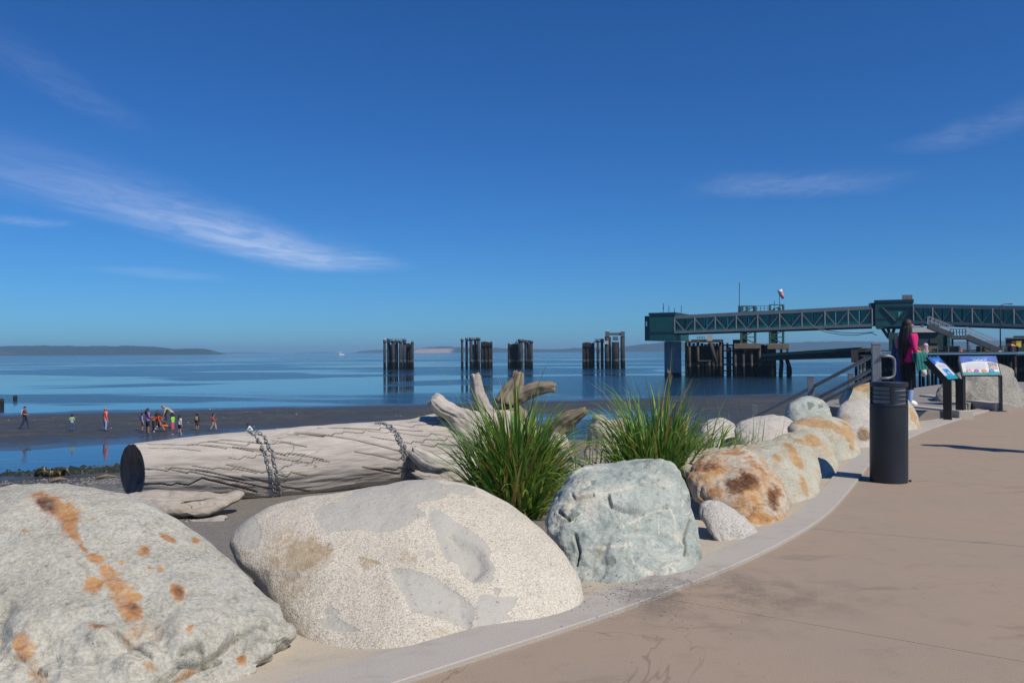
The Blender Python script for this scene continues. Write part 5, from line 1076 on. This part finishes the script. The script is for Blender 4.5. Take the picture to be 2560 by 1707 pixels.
# things on the dock
for nm, lab, cat, mat, bx in (('yellow_crate', 'bright yellow bin on the dock beside the black shed', 'bin', paint('yellow_paint', (.65, .50, .04), .5), (2541, 853, 2553, 868)), ('orange_cover', 'orange tarpaulin bundle on the dock left of the yellow bin', 'tarpaulin', paint('orange_paint', (.60, .16, .06), .6), (2529, 859.5, 2546, 865)), ('traffic_cone', 'orange traffic cone on the dock under the stair landing', 'cone', paint('orange_paint', (.60, .16, .06), .6), (2402, 868, 2408, 879))):
    a, b = P(bx[0], bx[3], DKY + 2), P(bx[2], bx[1], DKY + 2); m = MB(); cx = (a[0] + b[0]) / 2
    if nm == 'traffic_cone':
        m.lathe([(.3, 0), (.3, .05), (.17, .06), (.10, .3), (.04, b[2] - a[2])], (cx, DKY + 2.3, a[2]), 14)
    elif nm == 'orange_cover': m.hexa([(a[0], DKY + 2, a[2]), (b[0], DKY + 2, a[2]), (b[0], DKY + 3, a[2]), (a[0], DKY + 3, a[2]), (a[0] + .05, DKY + 2.2, b[2]), (b[0] - .2, DKY + 2.2, b[2] - .08), (b[0] - .2, DKY + 2.8, b[2] - .08), (a[0] + .05, DKY + 2.8, b[2])])
    else:
        m.box((a[0], DKY + 2, a[2]), (b[0], DKY + 3, b[2] - .12)); m.box((a[0] - .06, DKY + 1.94, b[2] - .118), (b[0] + .06, DKY + 3.06, b[2]))
    o = m.build(nm, mat, base=(cx, DKY + 2.5, a[2]), bevel=.03); tag(o, lab, cat)
    if nm != 'traffic_cone':
        pl = MB(); pl.box((a[0], DKY + 2, zat(879, bx[0], DKY + 2)), (b[0], DKY + 3, a[2] - .002)); q = pl.build('pallet_stack' , DARK, base=(cx, DKY + 2.5, zat(879, bx[0], DKY + 2))); tag(q, 'dark pallets stacked under the ' + ('yellow bin' if nm == 'yellow_crate' else 'orange tarpaulin'), 'pallets')
lpz = empty('street_lamp', (P(2500, 880, 130)[0], 130, 0)); tag(lpz, 'tall thin lamp post with a curved arm on the dock', 'street lamp')
part('pole', RAILD, lpz, lambda m: m.tube([P(2501, 880, 130), P(2500.5, 768, 130), P(2503, 763, 130), P(2512, 760, 130), (P(2526, 759.5, 130))], [.1, .08, .07, .06, .06], 8), smooth=True); part('lamp_head', RAILD, lpz, lambda m: m.bar(P(2522, 760, 130), P(2531, 760, 130), .25, .15))
# ---------------------------------------------------------------- people
SKIN = paint('skin', (.45, .26, .18), .55, 0, .06, 20); SKIN2 = paint('skin_tan', (.33, .18, .115), .55, 0, .06, 20)
HAIRB = paint('hair_black', (.010, .008, .008), .6, 0, .4, 60); HAIRL = paint('hair_blond', (.30, .20, .10), .5, 0, .3, 60)
def cloth(c): return paint('cloth_%02d_%02d_%02d' % tuple(int(x * 99) for x in c), c, .85, 0, .18, 14)
J0 = dict(pelvis=(0, 0, .52), spine=(0, 0, .62), chest=(.005, 0, .735), neck=(.0, 0, .835), jaw=(.018, 0, .872), head=(.018, 0, .915), crown=(.008, 0, .955),
          shl=(0, .10, .80), ell=(-.015, .128, .635), wrl=(.03, .13, .485), hal=(.045, .128, .435), shr=(0, -.10, .80), elr=(-.015, -.128, .635), wrr=(.03, -.13, .485), har=(.045, -.128, .435),
          hil=(0, .052, .50), knl=(.012, .056, .275), anl=(-.008, .058, .05), tol=(.085, .068, .022), hir=(0, -.052, .50), knr=(.012, -.056, .275), anr=(-.008, -.058, .05), tor=(.085, -.068, .022))
EDG = [('pelvis', 'spine', 'top'), ('spine', 'chest', 'top'), ('chest', 'neck', 'top'), ('neck', 'jaw', 'skin'), ('jaw', 'head', 'skin'), ('head', 'crown', 'skin')]
for s_ in 'lr':
    EDG += [('chest', 'sh' + s_, 'top'), ('sh' + s_, 'el' + s_, 'sleeve'), ('el' + s_, 'wr' + s_, 'fore'), ('wr' + s_, 'ha' + s_, 'skin'), ('pelvis', 'hi' + s_, 'bottom'), ('hi' + s_, 'kn' + s_, 'bottom'), ('kn' + s_, 'an' + s_, 'shin'), ('an' + s_, 'to' + s_, 'shoe')]
RAD = dict(pelvis=.078, spine=.070, chest=.086, neck=.032, jaw=.042, head=.058, crown=.040, sh=.045, el=.030, wr=.020, ha=.022, hi=.068, kn=.044, an=.028, to=.026)
POSES = dict(
    stand={}, turned=dict(wrl=(.06, .10, .52), hal=(.09, .08, .53)),
    walk=dict(knl=(.10, .05, .29), anl=(.13, .05, .06), tol=(.215, .05, .03), knr=(-.04, -.05, .28), anr=(-.17, -.05, .07), tor=(-.10, -.05, .02), elr=(.0, -.13, .65), wrr=(.14, -.13, .63), har=(.19, -.12, .63), ell=(-.05, .13, .64), wrl=(-.02, .14, .50), hal=(0, .14, .45)),
    carry=dict(elr=(.0, -.13, .65), wrr=(.12, -.11, .62), har=(.17, -.10, .63), ell=(.0, .13, .65), wrl=(.12, .10, .60), hal=(.17, .09, .60)),
    bend=dict(spine=(.06, 0, .61), chest=(.17, 0, .69), neck=(.27, 0, .73), jaw=(.30, 0, .74), head=(.33, 0, .765), crown=(.36, 0, .79), shl=(.22, .10, .70), shr=(.22, -.10, .70), ell=(.26, .12, .55), wrl=(.31, .10, .42), hal=(.33, .09, .37), elr=(.26, -.12, .55), wrr=(.31, -.10, .42), har=(.33, -.09, .37)),
    crouch=dict(pelvis=(-.08, 0, .20), spine=(-.02, 0, .28), chest=(.06, 0, .38), neck=(.12, 0, .46), jaw=(.16, 0, .485), head=(.175, 0, .525), crown=(.175, 0, .565), shl=(.08, .10, .43), shr=(.08, -.10, .43), ell=(.17, .13, .30), wrl=(.27, .09, .20), hal=(.31, .08, .16), elr=(.17, -.13, .30), wrr=(.27, -.09, .20), har=(.31, -.08, .16),
                hil=(-.07, .06, .20), knl=(.14, .09, .26), anl=(.02, .08, .05), tol=(.11, .09, .022), hir=(-.07, -.06, .20), knr=(.14, -.09, .26), anr=(.02, -.08, .05), tor=(.11, -.09, .022)))
def rotz(p, a): c, s = math.cos(a), math.sin(a); return np.stack([p[..., 0] * c - p[..., 1] * s, p[..., 0] * s + p[..., 1] * c, p[..., 2]], -1)
def person(label, base, h, face, top, bottom, pose='stand', sleeve='top', shin='bottom', hair=HAIRB, hair_len=0, shoe=(.05, .05, .06), skin=SKIN, pack=None, over=None, bulk=1.0, extra=None, kid=False, sub=2, shin_top=None, group='people on the beach'):
    """base: feet position; face: heading angle (0 = towards +X)"""
    J = dict(J0); J.update(POSES[pose]); J.update(over or {})
    if kid:
        J = {k: np.array(v, float) for k, v in J.items()}
    names = list(J); me = bpy.data.meshes.new('body'); co = np.array([J[k] for k in names], float)
    me.from_pydata((co * h).tolist(), [(names.index(a), names.index(b)) for a, b, _ in EDG], [])
    o = bpy.data.objects.new('body', me); COL.objects.link(o)
    sk = o.modifiers.new('skin', 'SKIN'); sk.use_smooth_shade = True; sk.branch_smoothing = .4
    su = o.modifiers.new('sub', 'SUBSURF'); su.levels = sub; su.render_levels = sub
    for i, k in enumerate(names):
        r_ = RAD.get(k, RAD.get(k[:2], .04)) * h
        if kid and k in ('jaw', 'head', 'crown'): r_ *= 1.3
        if k in ('pelvis', 'spine', 'chest') or k[:2] in ('hi', 'sh'): r_ *= bulk
        me.skin_vertices[0].data[i].radius = (r_ * (.82 if k in ('pelvis', 'spine', 'chest') else 1), r_); me.skin_vertices[0].data[i].use_root = (k == 'pelvis')
    dg = bpy.context.evaluated_depsgraph_get(); dg.update(); nm = bpy.data.meshes.new_from_object(o.evaluated_get(dg)); bpy.data.objects.remove(o)
    mats = [skin, cloth(top), cloth(bottom), cloth(shoe)]; extra_m = []
    def res(v):
        if v == 'top': return 1
        if v == 'bottom': return 2
        if v == 'skin': return 0
        mats.append(cloth(v)); return len(mats) - 1
    sl, shn = res(sleeve), res(shin); kind = dict(top=1, skin=0, sleeve=1, fore=sl, bottom=2, shin=shn, shoe=3)
    nm.materials.clear()
    for m in mats: nm.materials.append(m)
    C = np.zeros(len(nm.polygons) * 3); nm.polygons.foreach_get('center', C); C = C.reshape(-1, 3) / h
    best = np.full(len(C), 9.); mi = np.zeros(len(C), int)
    for a, b, k in EDG:
        A, B = np.array(J[a], float), np.array(J[b], float); d = B - A; t = np.clip(((C - A) @ d) / (d @ d + 1e-9), 0, 1)
        ra, rb = RAD.get(a, RAD.get(a[:2], .04)), RAD.get(b, RAD.get(b[:2], .04))
        ds = np.linalg.norm(C - A - t[:, None] * d, axis=1) - (ra + (rb - ra) * t); u = ds < best; best = np.where(u, ds, best); mi = np.where(u, kind[k], mi)
    if pose in ('stand', 'walk', 'carry', 'turned'): mi = np.where((mi == 2) & (C[:, 2] > .50), 1, mi)
    if shin_top: mi = np.where((mi == shn) & (C[:, 2] > shin_top), 2, mi)
    nm.polygons.foreach_set('material_index', mi.astype(np.int32)); nm.polygons.foreach_set('use_smooth', np.ones(len(nm.polygons), bool))
    base = np.array(base, float); root = empty('person', base); tag(root, label, 'person', group); root.rotation_euler = (0, 0, face)
    nm.name = 'body'; ob = bpy.data.objects.new('body', nm); COL.objects.link(ob); ob.parent = root
    def add(name, m, mat, smooth=True):
        q = m.build(name, mat, smooth=smooth); q.parent = root; return q
    hd = np.array(J['head'], float) * h; upv = np.array(J['crown'], float) * h - np.array(J['jaw'], float) * h; upv /= np.linalg.norm(upv); k = 1.3 if kid else 1.0
    # hair: a cap over the back and top of the head, with a fall behind
    m = MB(); fw = np.array([upv[2], 0, -upv[0]]); sdv = np.array([0, 1.0, 0]); n, mm = 9, 14; v = []; f = []
    for i in range(n):
        ph_ = math.pi * .60 * i / (n - 1)
        for j in range(mm):
            a = 2 * math.pi * j / mm; lim = 1 - .38 * max(0, math.cos(a)); q = ph_ * lim
            v.append(hd + upv * (.012 * h + .068 * k * h * math.cos(q)) + fw * (.064 * k * h * math.sin(q) * math.cos(a) - .008 * h) + sdv * (.060 * k * h * math.sin(q) * math.sin(a)))
    for i in range(n - 1):
        for j in range(mm): f.append((i * mm + j, i * mm + (j + 1) % mm, (i + 1) * mm + (j + 1) % mm, (i + 1) * mm + j))
    m.add(v, f)
    if hair_len:
        pts = [hd + upv * .03 * h - fw * .03 * h, hd - fw * .062 * h - upv * .03 * h, hd - fw * .08 * h - np.array([0, 0, .06 * h]), hd - fw * .085 * h - np.array([0, 0, .06 * h + hair_len * h * .55]), hd - fw * .07 * h - np.array([0, 0, .06 * h + hair_len * h])]
        m.tube(pts, [.045 * h, .055 * h, .055 * h, .052 * h, .02 * h], 12)
    add('hair', m, hair)
    # face: nose, eyes, ears
    m = MB(); m.tube([hd + fw * .050 * k * h - upv * .0 * h, hd + fw * .068 * k * h - upv * .016 * h], [.007 * h, .010 * h], 8)
    for s_ in (-1, 1): m.tube([hd + sdv * s_ * .054 * k * h - upv * .014 * h, hd + sdv * s_ * .057 * k * h + upv * .014 * h], .010 * h, 6)
    add('nose_and_ears', m, skin)
    m = MB()
    for s_ in (-1, 1): m.tube([hd + fw * .052 * k * h + sdv * s_ * .021 * h + upv * .004 * h, hd + fw * .0565 * k * h + sdv * s_ * .021 * h + upv * .004 * h], .006 * h, 8)
    add('eyes', m, HAIRB)
    for s_ in 'lr':
        m = MB()     # fingers of one hand
        w_, ha = np.array(J['wr' + s_], float) * h, np.array(J['ha' + s_], float) * h; d = ha - w_; d /= np.linalg.norm(d) + 1e-9; ac = np.cross(d, [0, 1.0, 0]) if abs(d[1]) < .8 else np.array([1.0, 0, 0]); ac /= np.linalg.norm(ac); cu = np.cross(d, ac)
        for q in range(4):
            p = ha + ac * (q - 1.5) * .0095 * h + d * .008 * h; L = (.026, .030, .028, .022)[q] * h; m.tube([p, p + d * L + cu * .004 * h, p + d * L * 1.5 + cu * .014 * h], [.0062 * h, .0056 * h, .0045 * h], 6)
        p = w_ + (ha - w_) * .6 + ac * .016 * h; m.tube([p, p + ac * .012 * h + d * .014 * h, p + ac * .013 * h + d * .032 * h], [.007 * h, .006 * h, .005 * h], 6)
        add('fingers', m, skin)
    if pack:
        m = MB(); c_ = np.array(J['chest'], float) * h; sp_ = np.array(J['spine'], float) * h; ax = c_ - sp_; ax /= np.linalg.norm(ax); bkd = np.array([-ax[2], 0, ax[0]]); o_ = sp_ - ax * .02 * h + bkd * .06 * h
        m.obox(o_ - np.array([0, .075 * h, 0]), bkd * .085 * h, np.array([0, .15 * h, 0]), ax * .22 * h); q = add('backpack', m, cloth(pack), False); b = q.modifiers.new('bevel', 'BEVEL'); b.width = .03 * h; b.segments = 3
        ms = MB()
        for s_ in (-1, 1): ms.tube([o_ + ax * .2 * h + np.array([0, s_ * .06 * h, 0]), c_ + ax * .085 * h + np.array([0, s_ * .062 * h, 0]), c_ - bkd * .088 * h + np.array([0, s_ * .062 * h, 0]), sp_ - bkd * .04 * h + np.array([0, s_ * .075 * h, 0])], .010 * h, 6)
        s2 = ms.build('strap', cloth(tuple(x * .5 for x in pack)), smooth=True); s2.parent = q
    if extra: extra(root, h, J, add)
    return root
def onbeach(px, py):
    Q = np.array([P(px, py, Y) for Y in np.arange(30, 130, .2)]); k = np.nonzero(ground(Q[:, 0], Q[:, 1]) >= Q[:, 2])[0]
    return Q[k[0]] if len(k) else P(px, py, 65)
def hof(px, feet, top):
    b = onbeach(px, feet); return b, (P(px, top, b[1])[2] - b[2])
RGT, LFT, AWAY, TOW = 0, math.pi, math.pi / 2, -math.pi / 2
def bp(label, px, feet, top, *a, crouch=None, **k):
    b, h = hof(px, feet, top)
    if crouch: h = h / crouch
    b[2] = gz(b[0], b[1]); return person(label, b, h * 1.02, *a, **k)
bp('person walking right in maroon shirt and jeans with a pale backpack, leftmost on the beach', 62, 1072, 1016, RGT + .1, (.10, .012, .02), (.02, .04, .11), pose='walk', sleeve='skin', pack=(.42, .42, .42), bulk=1.15)
bp('child in a pale green vest and jeans with black hair, alone on the dark sand', 180, 1077, 1036, AWAY + .5, (.30, .42, .28), (.06, .10, .24), pose='turned', kid=True, sleeve=(.04, .18, .09))
bp('person in a bright coral jacket and patterned pale trousers', 263, 1078, 1020, RGT + .9, (.85, .17, .14), (.32, .38, .55), hair=HAIRL, pose='turned', bulk=1.15)
bp('child with a blue backpack and dark shorts at the left of the group', 356, 1078, 1033, RGT + .4, (.25, .32, .55), (.015, .02, .02), sleeve=(.5, .25, .35), shin='skin', pack=(.02, .03, .16), kid=True)
bp('tall dark-haired person in a purple top and black shorts, left front of the group', 369, 1084, 1021, RGT + .8, (.30, .13, .42), (.01, .01, .012), pose='carry', sleeve='skin', shin='skin', skin=SKIN2, hair_len=.10, shoe=(.30, .18, .13))
bp('person in black bending over an orange bag in the middle of the group', 383, 1081, 1036, RGT + .3, (.60, .07, .02), (.008, .008, .009), pose='bend', crouch=.85, sleeve='top', shoe=(.45, .3, .5))
bp('long-haired person in a dark brown coat standing at the back of the group', 394, 1070, 1027, TOW + .3, (.035, .025, .02), (.02, .02, .02), hair_len=.16, skin=SKIN2)
bp('small child crouching in a lilac outfit at the centre of the group', 391, 1077, 1061, RGT, (.50, .38, .62), (.55, .5, .62), pose='crouch', crouch=.58, kid=True)
bp('crouching person in olive with an orange skirt, front of the group', 414, 1078, 1042, LFT + .3, (.075, .07, .05), (.65, .12, .05), pose='crouch', crouch=.6, shin='skin', hair=paint('cap_red', (.30, .04, .04), .8))
bp('blond child in white and blue standing behind the crouching person', 414, 1068, 1033, TOW - .6, (.60, .50, .62), (.16, .22, .52), hair=HAIRL, kid=True)
bp('tall person in a beige shirt leaning forward over the group', 432, 1070, 1014, LFT + .1, (.40, .36, .26), (.03, .03, .035), pose='bend', crouch=.82, hair=HAIRL, sleeve='skin')
bp('child in a neon green top with pink leggings', 432, 1076, 1036, LFT - .4, (.30, .75, .08), (.75, .12, .28), kid=True, pose='turned', shoe=(.6, .5, .1))
bp('child in a white jacket and black shorts seen from behind, right edge of the group', 449, 1084, 1039, AWAY - .5, (.72, .62, .64), (.02, .02, .03), shin='skin', kid=True, hair_len=.06, shoe=(.6, .5, .52))
bp('small child in dark clothes with a yellowish backpack, alone right of the group', 493, 1076, 1034, AWAY, (.03, .035, .04), (.06, .055, .05), shin='skin', kid=True, pack=(.32, .30, .16), skin=SKIN2)
bp('child striding with a hot pink backpack and an orange skirt', 534, 1076, 1034, RGT, (.30, .16, .12), (.60, .28, .20), pose='walk', kid=True, pack=(.60, .03, .14), hair_len=.1, shin=(.4, .5, .45), shoe=(.35, .10, .05))
bp('child in a white shirt crouching just above the chained log', 628, 1086, 1060, LFT + .2, (.75, .75, .76), (.25, .55, .45), pose='crouch', crouch=.58, kid=True)

# two people at the top of the beach ramp
def woman_extra(root, h, J, add):
    hd = np.array(J['head'], float) * h; HR = HAIRB
    m = MB(); rg = np.random.RandomState(4)     # long straight hair down to the waist, as overlapping locks
    for k in range(46):
        a = rg.uniform(-1.35, 1.35); rr_ = rg.uniform(.75, 1.05); L = rg.uniform(.36, .47) * (1 - .25 * abs(a) / 1.35)
        p0 = hd + np.array([-.035 * math.cos(a), .045 * math.sin(a), .03]) * h; p1 = hd + np.array([-.066 * math.cos(a) * rr_, .064 * math.sin(a) * rr_, -.03]) * h
        p2 = hd + np.array([-.085 * math.cos(a) * rr_ - .01, .078 * math.sin(a) * rr_, -.16]) * h; p3 = hd + np.array([-.10 * math.cos(a) * rr_ - .01, .07 * math.sin(a) * rr_, -L * .75]) * h; p4 = hd + np.array([-.085 * math.cos(a), .055 * math.sin(a), -L]) * h
        m.tube([p0, p1, p2, p3, p4], [.014 * h, .019 * h, .019 * h, .016 * h, .004 * h], 6)
    add('long_hair', m, HR)
    TQ = cloth((.012, .17, .16)); w = np.array(J['wrr'], float) * h; e = np.array(J['elr'], float) * h
    # jumper draped over the bent forearm: a folded cloth hanging on both sides
    nu_, nv_ = 12, 14; V = np.zeros((nv_, nu_, 3)); c = e * .45 + w * .55
    for j in range(nv_):
        t = j / (nv_ - 1); L = (t - .5) * 2
        for i in range(nu_):
            s_ = i / (nu_ - 1) - .5; hang = abs(L); x = c[0] + s_ * .115 * h * (1 + .3 * math.sin(hang * 3)) + .02 * h * hang; y = c[1] + math.copysign(.026 * h * min(1, hang * 4), L) + .008 * h * math.sin(s_ * 22 + L * 2) - (.015 * h if L < 0 else 0); z = c[2] + .03 * h - hang * (.24 if L < 0 else .16) * h
            V[j, i] = (x, y, z)
    o = grid_mesh('draped_jumper', V, TQ); o.parent = root; sm = o.modifiers.new('solid', 'SOLIDIFY'); sm.thickness = .02 * h; ss_ = o.modifiers.new('sub', 'SUBSURF'); ss_.levels = 1; ss_.render_levels = 2
    m = MB(); b_ = V[0].mean(0); m.tube([b_ + [0, -.004 * h, .015 * h], b_ + [.006 * h, -.006 * h, -.03 * h], b_ + [-.006 * h, 0, -.055 * h]], [.028 * h, .032 * h, .016 * h], 10); q = m.build('jumper_cuff', cloth((.62, .6, .56)), smooth=True); q.parent = root
    m = MB(); hh = np.array(J['har'], float) * h; m.lathe([(.016 * h, -.03 * h), (.018 * h, -.028 * h), (.026 * h, .055 * h), (.027 * h, .06 * h)], hh + np.array([.012 * h, .01, 0]), 18); add('cup', m, paint('clear_cup', (.55, .5, .55), .25))
    m = MB(); m.lathe([(.028 * h, .0), (.029 * h, .012 * h), (.022 * h, .03 * h), (.010 * h, .038 * h)], hh + np.array([.012 * h, .01, .061 * h]), 18); add('cup_lid', m, paint('lilac_lid', (.55, .40, .60), .35))
wb = np.array([P(2268, 900, 16.5)[0], 16.5, .122])
person('woman with waist-long black hair in a hot pink shirt holding a cup, beside the handrail', wb, 1.735, .25, (.62, .012, .16), (.008, .008, .010), sleeve='skin', shin=(.26, .40, .72), shoe=(.78, .78, .80), shin_top=.19,
       over=dict(elr=(-.01, -.135, .625), wrr=(.10, -.12, .60), har=(.15, -.105, .615), ell=(.0, .12, .63), wrl=(.11, .09, .63), hal=(.16, .06, .64), knl=(.03, .045, .28), anl=(.055, .045, .055), tol=(.155, .05, .028), knr=(.0, -.05, .275), anr=(-.02, -.055, .05), tor=(.075, -.065, .022)), extra=woman_extra, group='people on the ramp landing', sub=2)
person('person in blue jeans almost hidden behind the long-haired woman', (P(2256, 900, 17.6)[0], 17.6, .122), 1.52, .6, (.03, .06, .18), (.025, .05, .17), hair=HAIRL, hair_len=.12, group='people on the ramp landing')
# someone standing just outside the right edge, whose shadow falls on the path
person('person in dark clothes just outside the right edge of the view', (6.42, 9.98, .001), 1.72, LFT, (.03, .03, .04), (.02, .02, .03), group='people on the path')

# ---------------------------------------------------------------- small things
bo = empty('motor_boat', tuple(P(852, 887, 1850))); tag(bo, 'small white motor boat far out on the water', 'boat')
WB = paint('boat_white', (.8, .8, .8), .4)
def hull(m):
    a, b = P(844, 887, 1850), P(861, 887, 1850); z = WATER; L = b[0] - a[0]
    m.hexa([(a[0], 1849, z - .3), (b[0] - 1.5, 1849, z - .3), (b[0] - 1.5, 1852, z - .3), (a[0], 1852, z - .3), (a[0] - .4, 1848.3, z + 1.5), (b[0] + .8, 1850, z + 2.2), (b[0] + .8, 1851, z + 2.2), (a[0] - .4, 1852.7, z + 1.5)])
part('hull', WB, bo, hull); pxbox(bo, 'cabin', WB, 848.5, 881.3, 856, 885.3, 1850, 2.4); pxbox(bo, 'flybridge', WB, 850, 879.6, 854, 881.5, 1850, 1.8); pxbox(bo, 'window_band', paint('boat_glass', (.02, .03, .05), .2), 849.5, 882.4, 856.1, 883.4, 1849.9, .08)
for lab, x, yt, yb, w in (('rotten timber pile stump in the shallows at the very left edge', 5, 996, 1016, 9), ('short rotten pile stump further out, right of the other stump', 38, 988, 1000, 9)):
    b = G(x, yb, WATER); m = MB(); r_ = w * b[1] / F / 2; t_ = P(x, yt, b[1]); m.tube([(b[0], b[1], WATER - 1), (b[0], b[1], (t_[2] + WATER) / 2), (t_[0], b[1], t_[2])], [r_, r_ * 1.05, r_ * .9], 12); o = m.build('pile_stump', TIMB, smooth=True, base=(b[0], b[1], WATER)); tag(o, lab, 'pile stump', 'old pile stumps')
GULL = paint('gull_white', (.75, .75, .73), .6)
for lab, x, y, Y in (('white gull perched on the tall portal frame', 1518.5, 828.3, DY - 1), ('white gull perched on the leftmost mooring cluster', 962, 849.5, DY)):
    p = P(x, y, Y); m = MB(); m.tube([p + [-.35, 0, .12], p + [-.1, 0, .22], p + [.2, 0, .32], p + [.3, 0, .5], p + [.42, 0, .55]], [.05, .17, .16, .09, .05], 8); m.tube([p + [.0, 0, 0], p + [0, 0, .15]], .03, 6); o = m.build('gull', GULL, smooth=True, base=tuple(p)); tag(o, lab, 'gull', 'gulls on the dolphins')
# seaweed, shells and sticks on the beach
WEED = paint('seaweed', (.020, .026, .010), .5, 0, .5, 2); SHELL = paint('shell', (.6, .58, .54), .5, 0, .1); STICK = paint('beach_stick', (.22, .17, .12), .9, 0, .3, 5)
def scatter(name, label, mat, n, fn, rg, flat=None):
    m = MB()
    for _ in range(n):
        x, y, s_ = fn(rg); z = gz(x, y) if flat is None else flat; k = rg.randint(5, 8); a0 = rg.uniform(0, 6.3); hh = s_ * rg.uniform(.2, .5)
        ring = [(x + s_ * rg.uniform(.6, 1.3) * math.cos(a0 + 6.283 * i / k), y + s_ * rg.uniform(.6, 1.3) * math.sin(a0 + 6.283 * i / k), z - s_ * .25) for i in range(k)]
        m.add(ring + [(x + rg.normal() * s_ * .2, y, z + hh)], [(i, (i + 1) % k, k) for i in range(k)])
    o = m.build(name, mat); tag(o, label, kind='stuff'); return o
rg = np.random.RandomState(21)
def f_weed(r_):
    px, py = r_.uniform(-40, 320), 1192 - abs(r_.normal(0, 14)); p = G(px, py, -4.62); return p[0], p[1], r_.uniform(.10, .32)
def f_weed2(r_):
    p = G(r_.uniform(-30, 330), r_.uniform(1115, 1185), -4.62); return p[0], p[1], r_.uniform(.05, .16)
def f_shell(r_):
    p = G(r_.uniform(0, 1150), r_.uniform(1020, 1085), -4.5); return p[0], p[1], r_.uniform(.05, .10)
def f_grit(r_):
    p = G(1540 + r_.normal(0, 130), 1485 + r_.normal(0, 32), 0); return p[0], p[1], r_.uniform(.002, .005)
def f_gravel(r_):
    p = G(r_.uniform(-40, 330), r_.uniform(1190, 1222), -4.3); return p[0], p[1], r_.uniform(.04, .11)
scatter('seaweed', 'dark green seaweed clumps along the near edge of the tide pool', WEED, 420, f_weed, rg); scatter('seaweed', 'scraps of seaweed lying in the tide pool', WEED, 120, f_weed2, rg)
scatter('shells', 'white shell specks on the dark sand', SHELL, 60, f_shell, rg); scatter('pebbles', 'grey pebbles on the gravel above the tide pool', paint('pebble', (.20, .19, .17), .9, 0, .4, 3), 500, f_gravel, rg)
scatter('grit', 'dark grit scattered over the kerb in front of the blue-green boulder', paint('grit', (.10, .09, .075), .9, 0, .4, 30), 260, f_grit, rg, .024)
for lab, a, b, r_ in (('thin brown stick on the gravel left of the log', (128, 1205), (168, 1202), .09), ('reddish stick on the gravel beside the cut end of the log', (240, 1199), (292, 1196), .07)):
    p, q = G(*a, -4.35), G(*b, -4.35); p[2], q[2] = gz(p[0], p[1]) + .05, gz(q[0], q[1]) + .06; m = MB(); mid = (p + q) / 2 + [0, 0, .08]; m.tube([p, mid, q], [r_, r_ * .9, r_ * .5], 7); o = m.build('stick', STICK, smooth=True, base=tuple(p)); tag(o, lab, 'stick', 'sticks on the gravel')
m = MB(); p = G(137, 1192, -4.55); bz = gz(p[0], p[1])
wr = np.random.RandomState(3)
for k in range(26):
    a = wr.uniform(0, 6.28); d = np.array([math.cos(a), math.sin(a) * .6, 0]) * wr.uniform(.1, .55); s_ = wr.uniform(.12, .3); c = np.array([p[0], p[1], bz]) + d
    m.tube([c, c + [0, 0, s_ * 1.3], c + d * .5 + [0, 0, s_ * 1.1], c + d * .9], [.10, .13, .09, .03], 6)
o = m.build('seaweed_heap', paint('kelp', (.06, .05, .015), .4, 0, .4, 2), smooth=True, base=(p[0], p[1], bz)); tag(o, 'olive brown heap of kelp at the edge of the gravel', 'seaweed')
